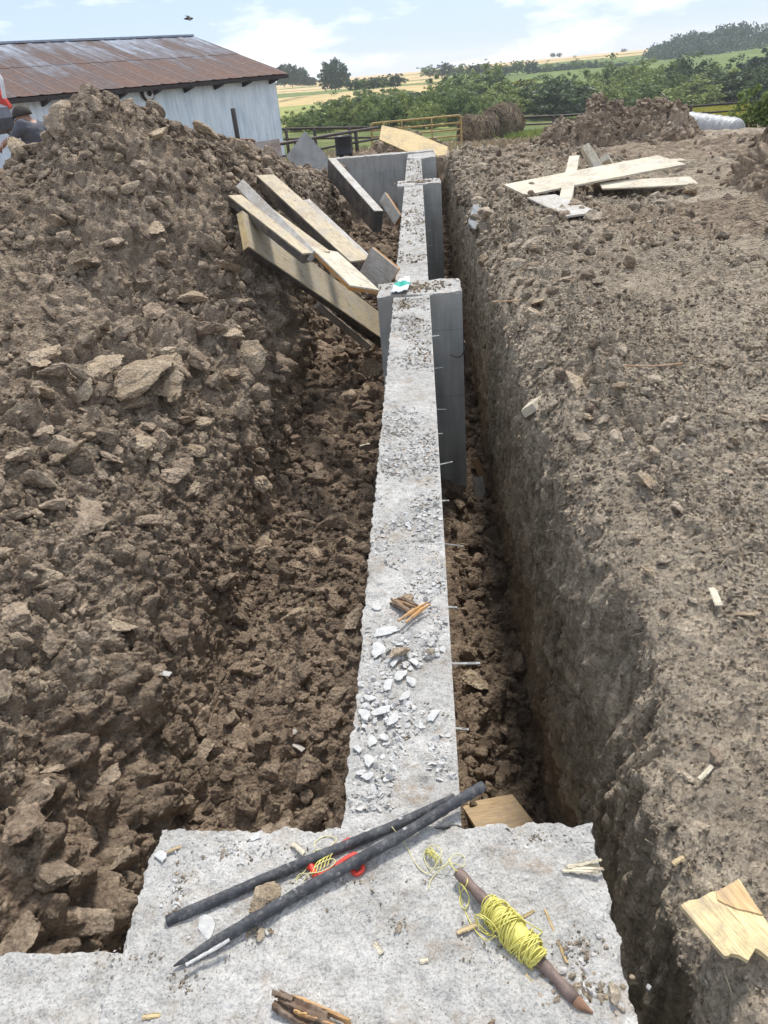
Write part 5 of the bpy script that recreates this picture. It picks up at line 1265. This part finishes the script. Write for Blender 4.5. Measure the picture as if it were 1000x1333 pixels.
def build_barn():
    c = at(372, 95, y=30.0); ang = R(52); ax = Vector((math.cos(ang), math.sin(ang), 0)); nr_ = Vector((math.sin(ang), -math.cos(ang), 0))
    b = tag(empty('barn', (c.x, c.y, -1.5)), 'long low barn with rusty metal roof and whitewashed metal walls behind the soil bank', 'barn')
    Mx = Matrix.Identity(4)
    for i in range(3): Mx[i][0] = ax[i]; Mx[i][1] = nr_[i]; Mx[i][2] = (0, 0, 1)[i]; Mx[i][3] = (c.x, c.y, -1.5)[i]
    b.matrix_world = Mx      # local: x along ridge (0 = right end), y outwards to the camera, z up
    L = 17.; hw = 5.0; ze = c.z+1.5; zr = ze+hw*.3; ov = .35
    # corrugated wall, long side and both gables
    def corr(x0, x1, step=.1, amp=.012): 
        return [(x0+(x1-x0)*i/int(abs(x1-x0)/step), amp*(1 if i % 2 else -1)) for i in range(int(abs(x1-x0)/step)+1)]
    V = []; F_ = []
    for (x, o) in corr(-L, -.2):
        V += [(x, -ov+o, 0), (x, -ov+o, ze-.1)]
    for i in range(len(V)//2-1): F_.append([2*i, 2*i+2, 2*i+3, 2*i+1])
    mesh_obj('long_wall', V, F_, M['barn_wall'], b)
    V = []; F_ = []
    for (y, o) in corr(-ov, -2*hw+ov):
        V += [(-.2+o, y, 0), (-.2+o, y, ze-.1+(hw-abs(y+hw))*.3)]
    for i in range(len(V)//2-1): F_.append([2*i, 2*i+2, 2*i+3, 2*i+1])
    mesh_obj('end_wall', V, F_, M['barn_wall'], b)
    V2 = [(x-L+.2, y, z) for x, y, z in V]; mesh_obj('end_wall', V2, F_, M['barn_wall'], b)
    V, F_ = boxvf((-L, -2*hw+ov-.02, 0), (-.2, -2*hw+ov, ze-.1)); mesh_obj('rear_wall', V, F_, M['barn_wall'], b)
    # roof slopes with standing ribs
    sl_ = math.hypot(hw, hw*.3)
    for side in (0, 1):
        V = []; F_ = []; n = int((L+.2)/.11)
        for i in range(n+1):
            x = -L-.1+(L+.2)*i/n; o = .022*(1 if i % 6 == 0 else 0)+.004*(i % 2)
            V += [(x, 0, o), (x, sl_*.5, o-.006), (x, sl_*.5+.01, o-.02), (x, sl_, o-.02)]
        for i in range(n):
            for j in range(3): F_.append([4*i+j, 4*i+4+j, 4*i+5+j, 4*i+1+j])
        m0 = len(V); V += [(x, y, z-.05) for x, y, z in V[:m0]]; F_ += [[q+m0 for q in f][::-1] for f in F_[:]]
        o = mesh_obj('roof_slope', V, F_, M['roof'], b)
        o.matrix_local = Matrix.Translation((0, -hw, zr)) @ (Matrix.Rotation(PI, 4, 'Z') if side else Matrix.Identity(4)) @ Matrix.Translation(((L if side else 0), 0, 0)) @ Matrix.Rotation(-math.atan(.3), 4, 'X')
    V, F_ = merge([boxvf((-L-.1, -hw-.14, zr-.01), (.1, -hw+.14, zr+.05))]); mesh_obj('ridge_cap', V, F_, M['roof'], b)
    V, F_ = boxvf((-L-.1, -.02, ze-.16), (.1, .02, ze-.045)); mesh_obj('fascia', V, F_, M['dark_wood'], b)
    V, F_ = merge([boxvf((-L, -.33, ze-.11), (0, -.03, ze-.09))]); mesh_obj('soffit', V, F_, M['dark_wood'], b)
    x = -.5
    while x > -L:
        V, F_ = boxvf((x-.04, -.36, ze-.3), (x+.04, .12, ze-.12)); V = [(a, q, z+(.12 if q > 0 and z < ze-.2 else 0)) for a, q, z in V]
        mesh_obj('rafter_tail', V, F_, M['dark_wood'], b); x -= 1.22
    def wall_x(px, py):
        r = ray(px, py); o = Mx@Vector((0, -ov, 0)); t = (o-Vector((0, 0, EYE))).dot(nr_)/r.dot(nr_); return Mx.inverted()@(Vector((0, 0, EYE))+r*t)
    q = wall_x(190, 118); lamp = spin('yard_lamp', [(.22, 0), (.23, .04), (.21, .09), (.19, .1)], M['dark_wood'], b, 20)
    lamp.location = (q.x, -ov+.02, q.z-.08); lamp.rotation_euler = (R(-90), 0, 0)
    lg = spin('lamp_face', [(.18, 0), (.17, .02)], M['film'], lamp, 20); lg.location = (0, 0, .1); lh = spin('lamp_bulb', [(.08, 0), (.07, .04)], M['black_poly'], lamp, 16); lh.location = (0, 0, .121)
    q = wall_x(245, 108); o = mesh_obj('flood_light', *boxvf((-.1, 0, -.09), (.1, .2, .07)), M['black_poly'], b); o.location = (q.x, -ov+.02, q.z+.0)
    o2 = mesh_obj('lamp_face', *boxvf((-.08, .2, -.07), (.08, .215, .05)), M['film'], o)
    q = wall_x(332, 97)
    return b, wall_x, Mx
barn, wall_x, BM = build_barn()
p1 = at(303, 141, y=24); p2 = at(312, 190, y=24)
tag(tube('pole', [(p1.x, 24, p1.z), (p2.x, 24, -1.0)], .07, M['dark_wood'], sides=10), 'dark wooden pole standing in front of the barn wall', 'pole')
M['pipe_rust'] = simple('rusty_pipe', (.20, .12, .085), .65, .4, var=.3, scale=10)
M['pipe_dark'] = simple('dark_pipe', (.07, .055, .05), .6, .4, var=.3, scale=10)
M['gate_yellow'] = simple('gate_yellow', (.42, .29, .11), .6, .2, var=.35, scale=6, c2=(.52, .38, .16))
tag(tube('pipe_rail', catmull([at(262, 188, y=20), at(282, 187, y=20), at(300, 184, y=20), at(322, 182, y=20), at(331, 184, y=20), at(332, 192, y=20)], 6), .035, M['pipe_rust'], sides=8), 'bent rusty pipe rail just above the soil bank in front of the barn', 'pipe rail')
def pipe_fence(label, pts, Y, posts, zb, mat, r=.035, rails=1, name='pipe_fence', lower=()):
    f = tag(empty(name, (0, 0, 0)), label, 'fence')
    P_ = [at(x, y, y=yy) for (x, y), yy in zip(pts, Y)]
    tube('rail', P_, r, mat, f)
    for dz in lower: tube('rail', [p-Vector((0, 0, dz)) for p in P_], r*.8, mat, f)
    for px in posts:
        t = [p.x for p in P_]; yy = np.interp(px, [a for a, _ in pts], Y); ry = np.interp(px, [a for a, _ in pts], [b for _, b in pts])
        p = at(px, float(ry), y=float(yy)); tube('post', [(p.x, p.y, p.z+.03), (p.x, p.y, zb(p.x, p.y)-.1)], r*1.35, mat, f)
    return f
pipe_fence('long dark pipe fence crossing behind the far stack from barn to gate', [(340, 169), (372, 168), (410, 167), (482, 166)], [32, 32, 32, 32], [372, 409, 455], yz, M['pipe_dark'], .045, lower=(.35,))
pipe_fence('nearer rusty pipe fence slanting up to the yellow gate', [(318, 192), (368, 187), (430, 176), (492, 166)], [21.5, 22.2, 23.6, 25.5], [340, 385, 463], yz, M['pipe_dark'], .04, lower=(.3,))
pipe_fence('dark pipe fence between the hay bales and the clod heap', [(600, 153), (672, 153), (722, 151), (780, 148), (1010, 130)], [38, 38, 38, 38, 38], [680, 721, 800, 900, 980], yz, M['pipe_dark'], .045, lower=(.3, .6))
def gate():
    g_ = tag(empty('farm_gate', (0, 0, 0)), 'yellow tubular farm gate behind the plywood sheet', 'gate')
    y = 26.5; TL, TR, BR, BL = at(483, 161, y=y+.6), at(600, 150, y=y), at(601, 197, y=y), at(484, 206, y=y+.6)
    H_ = TR.z-BR.z; 
    fr = [TL-Vector((0, 0, .95)), TL-Vector((0, 0, .1)), TL+(TR-TL)*.02, TL+(TR-TL)*.5, TR-(TR-TL)*.02, TR-Vector((0, 0, .1)), BR, BR]
    tube('gate_frame', catmull([TL-Vector((0, 0, H_)), TL-Vector((0, 0, .14)), TL-Vector((0, 0, .03))+(TR-TL)*.012, TL+(TR-TL)*.06, TL+(TR-TL)*.5, TL+(TR-TL)*.94, TR-Vector((0, 0, .03))-(TR-TL)*.012, TR-Vector((0, 0, .14)), BR], 6), .032, M['gate_yellow'], g_)
    for k, t in enumerate((.2, .38, .56, .76, .97)):
        a = TL-Vector((0, 0, H_*t)); b = TR-Vector((0, 0, H_*t)); tube('gate_rail', [a, b], .024, M['gate_yellow'], g_)
    for t in (.35, .68): 
        a = TL+(TR-TL)*t; tube('gate_stay', [a+Vector((0, -.03, 0)), a+Vector((0, -.03, -H_*.97))], .02, M['gate_yellow'], g_)
gate()
# hay
def haymat(name, a, b, c):
    n = NT(name); p = n.obj(); s = n.noise(n.mapped(p, (2, 14, 14)), 3, 7, .75, 1.5); f = n.noise(p, 26, 4, .7)
    col = n.ramp(s, [(.3, a), (.5, b), (.7, c)]); col = n.mix(1, col, n.ramp(f, [(.3, .65), (.7, 1.3)]), 'MULTIPLY')
    return n.done(col, .95, n.bump(s, 1, .06), spec=.1)
M['hay'] = haymat('old_hay', (.3, .23, .165), (.48, .38, .28), (.62, .52, .4))
M['hay_top'] = haymat('grey_hay', (.25, .22, .2), (.42, .38, .34), (.52, .48, .43))  # greyer hay for the upper part of each bale
def bale(px, py, y, rad, wid, rz, label, squash=1., seed=0):
    p = at(px, py, y=y); root = tag(empty('hay_bale', (p.x, y, p.z), (0, 0, rz)), label, 'hay bale')
    nu, nv = 90, 40; th = np.linspace(0, 2*PI, nu, endpoint=False); V = []; rows = []
    prof = [(0, -wid/2)]+[(rad*t, -wid/2-.03*(1-t)) for t in (.2, .4, .6, .8, .94)]+[(rad, -wid/2+wid*t) for t in np.linspace(.03, .97, 18)]+[(rad*t, wid/2+.03*(1-t)) for t in (.94, .8, .6, .4, .2)]+[(0, wid/2)]
    P_ = np.array([[(x, r*math.cos(t), r*math.sin(t)) for t in th] for r, x in prof], np.float32).reshape(-1, 3)
    d = fbm(P_, 2.2, 4, .6, seed)*.07+fbm(P_*np.array([1, 5, 5], np.float32), 4, 3, .6, seed+3)*.025
    nn = P_/(np.linalg.norm(P_, axis=1, keepdims=True)+1e-6); P_ = P_+nn*d[:, None]; P_[:, 2] *= squash; P_[:, 2] = np.maximum(P_[:, 2], -rad*.93*squash)
    q = np.arange(len(P_)).reshape(len(prof), nu); q2 = np.roll(q, -1, 1); Fq = np.stack([q[:-1], q2[:-1], q2[1:], q[1:]], -1).reshape(-1, 4)
    c = P_[Fq].mean(1); o = np_obj('bale_roll', P_, Fq, [M['hay'], M['hay_top']], root, True, mi=((c[:, 2]+vnoise(c, 3, 8)*.12) > rad*.35*squash).astype(int))
    g2 = np.random.default_rng(seed)
    for mt, cnt in (('hay', 1100), ('straw', 700), ('hay_dark', 450)):
        parts = []
        for i in g2.integers(nu, len(P_)-nu, cnt):
            a = P_[i]; n0 = nn[i]; d1 = np.cross(n0, np.array([1., 0, 0])+g2.normal(size=3)*.45); d1 /= np.linalg.norm(d1)+1e-6; L = g2.uniform(.12, .45)
            parts.append(tube(None, [a-d1*L*.5+n0*.01, a+n0*g2.uniform(.02, .07), a+d1*L*.5+n0*g2.uniform(-.02, .09)], [.009, .012, .004], None, sides=3))
        V, F_ = merge(parts); mesh_obj('loose_hay', V, F_, M[mt], root)
M['hay_dark'] = simple('hay_dark', (.14, .1, .075), .95, var=.4, scale=8)
bale(653, 164, 28.8, .60, 1.0, R(70), 'taller round hay bale standing upright on its edge, greyer on top', seed=3)
bale(622, 172, 28.0, .50, .95, R(35), 'slumped round hay bale left of the taller bale', .92, seed=5)
pts = []
for _ in range(260):
    q = at(g.uniform(600, 690), g.uniform(186, 198), y=27.6); pts.append((q.x, 27.2+g.uniform(0, 1.2), yz(0, 27.6)-.02))
grass('hay_litter', 'loose brown hay on the ground around the bales', pts, .03, .2, M['hay'], 7, per=10)
# plastic wrapped roll and lumber at right
def roll():
    a = at(905, 166, y=19.6); b = at(962, 174, y=18.6); r = .30; n = 60; V = []
    pts = [a+(b-a)*t for t in np.linspace(-.35, 1, n)]
    rr = [r*(1+.03*math.sin(i*.9)+.02*math.sin(i*2.3))*(1 if i < n-6 else (1-((i-(n-6))/6)**2*.5)) for i in range(n)]
    n2 = NT('wrap_film'); p = n2.obj(); w_ = n2.noise(n2.mapped(p, (5, 2, 2)), 4, 5, .6, 1); M['wrap'] = n2.done(n2.ramp(w_, [(.35, (.26, .265, .26)), (.6, (.42, .425, .42))]), .45, n2.bump(w_, .5, .03))
    o = tube('wrapped_bale', pts, rr, M['wrap'], sides=28); tag(o, 'long bale roll wrapped in white plastic film behind the right heap', 'wrapped bale')
roll()
for k, (A, B) in enumerate((((935, 178), (985, 190)), ((940, 186), (978, 194)), ((925, 181), (970, 195)))):
    tag(tube('pole', [at(*A, y=17.2-k*.2), at(*B, y=16.4-k*.2)], .05, M['dark_wood'], sides=8), ('upper dark pole lying below the white wrapped roll', 'lower dark pole lying below the white wrapped roll', 'short dark pole crossing the others below the white wrapped roll')[k], 'pole')
# ------------------------------------------------------------------ worker and machine at left
M['shirt'] = simple('grey_shirt', (.10, .104, .12), .9, var=.2, scale=20); M['skin'] = simple('skin', (.33, .19, .13), .55, var=.08); M['hair'] = simple('dark_cap', (.05, .04, .035), .9); M['jeans'] = simple('jeans', (.06, .075, .11), .9, var=.2)
def person():
    Y = 10.3; S = 1.0
    hd = at(34, 157, y=Y); sh = at(47, 167, y=Y); hip = at(50, 210, y=Y+.05); hand = at(5, 188, y=Y-.15); elb = at(20, 176, y=Y-.2); shl = at(29, 164, y=Y-.16)
    root = tag(empty('person', (hip.x, Y, hip.z-.9)), 'worker in a dark grey long-sleeved shirt bending behind the soil bank by the barn', 'person')
    inv_ = Matrix.Translation(-root.location)
    chest = at(42, 175, y=Y); shr = at(58, 166, y=Y+.2); er = at(70, 176, y=Y+.3); hr = at(66, 190, y=Y+.15)
    ft = Vector((hip.x-.02, Y-.1, hip.z-.92)); 
    J = {'pel': (hip, .135), 'waist': (hip+(chest-hip)*.45, .13), 'chest': (chest, .155), 'neckb': (chest+(hd-chest)*.45, .085), 'neck': (chest+(hd-chest)*.68, .058), 'head': (hd, .085), 'crown': (hd+Vector((-.04, -.03, .09)), .07),
         'shl': (shl, .075), 'elb': (elb, .048), 'wr': (hand+(elb-hand)*.18, .034), 'hand': (hand, .036),
         'shr': (shr, .075), 'elr': (er, .048), 'wrr': (hr, .034), 'har': (hr+Vector((-.08, -.05, -.03)), .036),
         'hl': (hip+Vector((-.04, -.11, -.06)), .095), 'kl': (hip+Vector((-.16, -.13, -.45)), .065), 'al': (ft+Vector((-.02, -.13, .08)), .045), 'tl': (ft+Vector((-.2, -.14, .04)), .04),
         'hr_': (hip+Vector((.0, .11, -.06)), .095), 'kr': (hip+Vector((-.02, .14, -.46)), .065), 'ar': (ft+Vector((.16, .15, .08)), .045), 'tr': (ft+Vector((-.02, .16, .04)), .04)}
    E_ = [('pel', 'waist'), ('waist', 'chest'), ('chest', 'neckb'), ('neckb', 'neck'), ('neck', 'head'), ('head', 'crown'), ('chest', 'shl'), ('shl', 'elb'), ('elb', 'wr'), ('wr', 'hand'), ('chest', 'shr'), ('shr', 'elr'), ('elr', 'wrr'), ('wrr', 'har'), ('pel', 'hl'), ('hl', 'kl'), ('kl', 'al'), ('al', 'tl'), ('pel', 'hr_'), ('hr_', 'kr'), ('kr', 'ar'), ('ar', 'tr')]
    # fingers on the visible hand
    for k in range(5):
        d = Vector((-.06, -.04+.02*k, -.05-.006*(k % 3))) if k < 4 else Vector((.0, -.07, -.02))
        J['f%d' % k] = (hand+d*.8, .0115); J['g%d' % k] = (hand+d*1.2+Vector((.012, 0, -.02)), .009); E_ += [('hand', 'f%d' % k), ('f%d' % k, 'g%d' % k)]
    SV, SF = ico(3); Vs = []; Fs = []; off = 0
    for a_, b_ in E_ + [('shl', 'shr'), ('shl', 'waist'), ('shr', 'waist')]:
        pa, ra = J[a_]; pb, rb = J[b_]
        if (a_, b_) == ('shl', 'shr'): ra = rb = .075
        if b_ == 'waist': ra, rb = .07, .09
        n_ = max(2, int((pb-pa).length/(.3*min(ra, rb)))+1)
        for t in np.linspace(0, 1, n_):
            c = inv_@(pa+(pb-pa)*float(t)); Vs.append(SV*(ra+(rb-ra)*t)+np.array([c.x, c.y, c.z], np.float32)); Fs.append(SF+off); off += len(SV)
    o = np_obj('body', np.concatenate(Vs), np.concatenate(Fs), M['shirt'])
    rm = o.modifiers.new('r', 'REMESH'); rm.mode = 'VOXEL'; rm.voxel_size = .0085; rm.use_smooth_shade = True
    sm_ = o.modifiers.new('sm', 'SMOOTH'); sm_.iterations = 4
    dg = bpy.context.evaluated_depsgraph_get(); m2 = bpy.data.meshes.new_from_object(o.evaluated_get(dg)); bpy.data.objects.remove(o)
    # folds in the shirt
    cv = np.zeros(len(m2.vertices)*3, np.float32); m2.vertices.foreach_get('co', cv); cv = cv.reshape(-1, 3); nv = np.zeros(len(cv)*3, np.float32); m2.vertices.foreach_get('normal', nv)
    cv = cv+nv.reshape(-1, 3)*(vnoise(cv*np.array([1, 1, 2.2], np.float32), 11, 6)*.007+vnoise(cv, 24, 7)*.003)[:, None]; m2.vertices.foreach_set('co', cv.ravel())
    m2.materials.clear()
    for k in ('shirt', 'skin', 'jeans'): m2.materials.append(M[k])
    hp = [inv_@J[k][0] for k in ('head', 'crown', 'neck')]; hn = [inv_@J[k][0] for k in ('hand', 'har')]; pz = (inv_@hip).z-.02
    for f in m2.polygons:
        c = f.center; f.use_smooth = True
        f.material_index = 1 if min((c-h).length for h in hp) < .115 or min((c-h).length for h in hn) < .11 else (2 if c.z < pz else 0)
    b = bpy.data.objects.new('body', m2); COL.objects.link(b); b.parent = root
    # cap
    V, Fq = ico(3); k = V[:, 2] > -.15; V = V*np.array([.118, .112, .125]); V[:, 2] = np.maximum(V[:, 2], .0)
    V = V*(1+.05*vnoise(V.astype(np.float32), 30, 3))[:, None]
    cp = np_obj('cap', V, Fq, M['hair'], root); cp.location = tuple(inv_@(hd+Vector((-.018, -.014, .055)))); cp.rotation_euler = (0, -.12, 0)
    V, F_ = merge([tube(None, [(-.07, -.06, .01), (-.12, -.045, .002), (-.14, 0, .0), (-.12, .045, .002), (-.07, .06, .01)], .011, None, sides=6)]); br = mesh_obj('cap_peak', V, F_, M['hair'], cp)
    for yy in (-.04, .04):
        e = mesh_obj('eye', *tube(None, [(-.098, yy-.012, -.035), (-.1, yy+.012, -.035)], .008, None, sides=6), M['black_poly'], root); e.location = cp.location
    ns = mesh_obj('nose', *tube(None, [(-.085, 0, -.03), (-.12, 0, -.065), (-.1, 0, -.08)], [.01, .016, .01], None, sides=6), M['skin'], root); ns.location = cp.location
person()
M['machine_red'] = simple('machine_red', (.55, .05, .03), .4, var=.15); M['machine_white'] = simple('machine_white', (.7, .7, .7), .4, var=.1); M['machine_dark'] = simple('machine_dark', (.06, .065, .08), .5, .2, var=.4, scale=9)
def machine():
    Y = 12.0; o = at(2, 160, y=Y)
    r = tag(empty('loader', (o.x, Y, o.z)), 'red loader arm and dark bucket at the left edge before the barn', 'loader'); iv = Matrix.Translation(-r.location)
    def q(px, py, dy=0): return iv@at(px, py, y=Y+dy)
    # bucket: curved shell closed by side plates
    prof = [q(-30, 140), q(-8, 132), q(10, 139), q(18, 152), q(20, 166), q(14, 173), q(-12, 172), q(-30, 165)]
    V = []; n = len(prof)
    for dy in (0, -.9): V += [(p.x, p.y+dy, p.z) for p in prof]
    F_ = [list(range(n))[::-1], [i+n for i in range(n)]]+[[i, (i+1) % n, (i+1) % n+n, i+n] for i in range(n)]
    mesh_obj('bucket', V, F_, M['machine_dark'], r)
    for dy in (-.1, -.3, -.5, -.7):
        V, F_ = tube(None, [q(12, 172, dy), q(17, 178, dy)], [.035, .012], None, sides=5); mesh_obj('bucket_tooth', V, F_, M['steel_dark'], r)
    mesh_obj('arm', *tube(None, [q(-60, 60, .4), q(-12, 112, .4), q(12, 142, .4)], [.12, .1, .07], None, sides=8), M['machine_red'], r)
    mesh_obj('cylinder', *tube(None, [q(-10, 84, .2), q(2, 104, .2), q(6, 128, .2)], .03, None, sides=8), M['machine_white'], r)
    lp = lambda x, y, z: iv@Vector((x, y, z))
    mesh_obj('boom', *tube(None, catmull([lp(-8.6, 12.7, 1.5), lp(-8.1, 12.6, 2.9), lp(-7.2, 12.5, 3.3), iv@at(-60, 60, y=12.4)], 5), .13, None, sides=8), M['machine_red'], r)
    V, F_ = boxvf((-10.7, 11.9, .25), (-8.1, 13.7, 1.2)); mesh_obj('engine_body', [iv@Vector(v) for v in V], F_, M['machine_red'], r)
    V, F_ = boxvf((-9.5, 12.0, 1.2), (-8.2, 13.0, 2.6)); mesh_obj('cab', [iv@Vector(v) for v in V], F_, M['machine_white'], r)
    V, F_ = boxvf((-9.35, 11.98, 1.55), (-8.35, 13.02, 2.45)); mesh_obj('cab_window', [iv@Vector(v) for v in V], F_, M['black_poly'], r)
    for yy in (12.0, 13.5):
        c = [(-10.3+.35*math.cos(a), yy, -.02+.33*math.sin(a)) for a in np.linspace(PI/2, 3*PI/2, 8)]+[(-8.3+.35*math.cos(a), yy, -.02+.33*math.sin(a)) for a in np.linspace(-PI/2, PI/2, 8)]
        V = [lp(x, y-.2, z) for x, y, z in c]+[lp(x, y+.2, z) for x, y, z in c]; n = 16
        mesh_obj('track', V, [list(range(n))[::-1], [i+n for i in range(n)]]+[[i, (i+1) % n, (i+1) % n+n, i+n] for i in range(n)], M['machine_dark'], r)
machine()
# bird
def bird():
    p = at(245, 25, y=16); root = tag(empty('bird', p), 'small dark bird flying above the barn roof', 'bird')
    body = tube(None, catmull([(-.06, 0, 0), (-.03, 0, .004), (.02, 0, .006), (.055, 0, .012), (.07, 0, .012)], 4), np.interp(np.arange(17), [0, 4, 9, 13, 16], [.004, .013, .017, .012, .003]), None, sides=8)
    V, F_ = body; mesh_obj('body', V, F_, M['hair'], root, True)
    for s in (-1, 1):
        V = [(.03, 0, .008), (-.015, 0, .006), (.035, s*.06, .03), (-.01, s*.06, .026), (.0, s*.13, .015), (-.02, s*.125, .012)]; V += [(x, y, z-.003) for x, y, z in V]
        F_ = [[0, 1, 3, 2], [2, 3, 5, 4], [6, 8, 9, 7], [8, 10, 11, 9], [0, 2, 8, 6], [2, 4, 10, 8], [1, 7, 9, 3], [3, 9, 11, 5], [4, 5, 11, 10]]
        mesh_obj('wing', V, F_, M['hair'], root)
    root.rotation_euler = (.3, .1, .5); root.scale = (1.3, 1.3, 1.3)
bird()
# ------------------------------------------------------------------ light, sky, haze
SUN_AZ = R(15); SUN_EL = R(57)      # azimuth from +Y towards +X
w = bpy.data.worlds.new('World'); scene.world = w; w.use_nodes = True
nt = w.node_tree; nt.nodes.clear()
wo = nt.nodes.new('ShaderNodeOutputWorld'); bg = nt.nodes.new('ShaderNodeBackground'); sky = nt.nodes.new('ShaderNodeTexSky')
sky.sky_type = 'NISHITA'; sky.sun_disc = False; sky.sun_elevation = SUN_EL; sky.sun_rotation = SUN_AZ
sky.altitude = 200; sky.air_density = 1.0; sky.dust_density = .6; sky.ozone_density = 1.2
tc = nt.nodes.new('ShaderNodeTexCoord')
mp = nt.nodes.new('ShaderNodeMapping'); mp.inputs['Scale'].default_value = (1, 1, 3.2); mp.inputs['Location'].default_value = (.35, .2, .1); nt.links.new(tc.outputs['Generated'], mp.inputs[0])
n1 = nt.nodes.new('ShaderNodeTexNoise'); n1.inputs['Scale'].default_value = 4.6; n1.inputs['Detail'].default_value = 9; n1.inputs['Roughness'].default_value = .58; nt.links.new(mp.outputs[0], n1.inputs['Vector'])
cr = nt.nodes.new('ShaderNodeValToRGB'); cr.color_ramp.elements[0].position = .46; cr.color_ramp.elements[1].position = .60
cr.color_ramp.elements[0].color = (.03, .03, .03, 1); cr.color_ramp.elements[1].color = (.95, .95, .95, 1)
nt.links.new(n1.outputs[0], cr.inputs[0])
tn = nt.nodes.new('ShaderNodeMix'); tn.data_type = 'RGBA'; tn.blend_type = 'MULTIPLY'; tn.inputs[0].default_value = 1; nt.links.new(sky.outputs[0], tn.inputs[6]); tn.inputs[7].default_value = (.7, .82, 1.12, 1)
hz = nt.nodes.new('ShaderNodeMix'); hz.data_type = 'RGBA'; hz.inputs[0].default_value = .62; nt.links.new(tn.outputs[2], hz.inputs[6]); hz.inputs[7].default_value = (7.0, 8.4, 10.6, 1)
mx = nt.nodes.new('ShaderNodeMix'); mx.data_type = 'RGBA'; nt.links.new(cr.outputs[0], mx.inputs[0]); nt.links.new(hz.outputs[2], mx.inputs[6]); mx.inputs[7].default_value = (12.2, 12.4, 12.9, 1)
nt.links.new(mx.outputs[2], bg.inputs[0]); bg.inputs[1].default_value = .078
nt.links.new(bg.outputs[0], wo.inputs[0])
sl = bpy.data.lights.new('sun', 'SUN'); sl.energy = 2.8; sl.angle = R(10); sl.color = (1, .955, .89)
so = bpy.data.objects.new('sun', sl); COL.objects.link(so)
sd = Vector((math.sin(SUN_AZ)*math.cos(SUN_EL), math.cos(SUN_AZ)*math.cos(SUN_EL), math.sin(SUN_EL)))
so.rotation_euler = sd.to_track_quat('Z', 'Y').to_euler(); so.location = (0, 0, 30)
scene.view_settings.view_transform = 'Standard'; scene.view_settings.look = 'None'; scene.view_settings.exposure = 0.52; scene.view_settings.gamma = 1
scene.cycles.use_denoising = True
scene.cycles.max_bounces = 8; scene.cycles.diffuse_bounces = 5; scene.cycles.transparent_max_bounces = 8
def haze():
    V, F_ = boxvf((-1640, -60, -42), (1640, 1640, 16)); n = bpy.data.materials.new('haze'); n.use_nodes = True; t = n.node_tree; t.nodes.clear()
    o = t.nodes.new('ShaderNodeOutputMaterial'); v = t.nodes.new('ShaderNodeVolumePrincipled'); v.inputs['Color'].default_value = (.86, .91, 1, 1); v.inputs['Density'].default_value = .00042; v.inputs['Anisotropy'].default_value = .2
    t.links.new(v.outputs[0], o.inputs['Volume']); tag(mesh_obj('haze', V, F_, n), 'thin bluish summer haze over the far fields', 'haze', kind='stuff')
haze()
scene.cycles.volume_bounces = 1
print('built in', time.time()-T0)
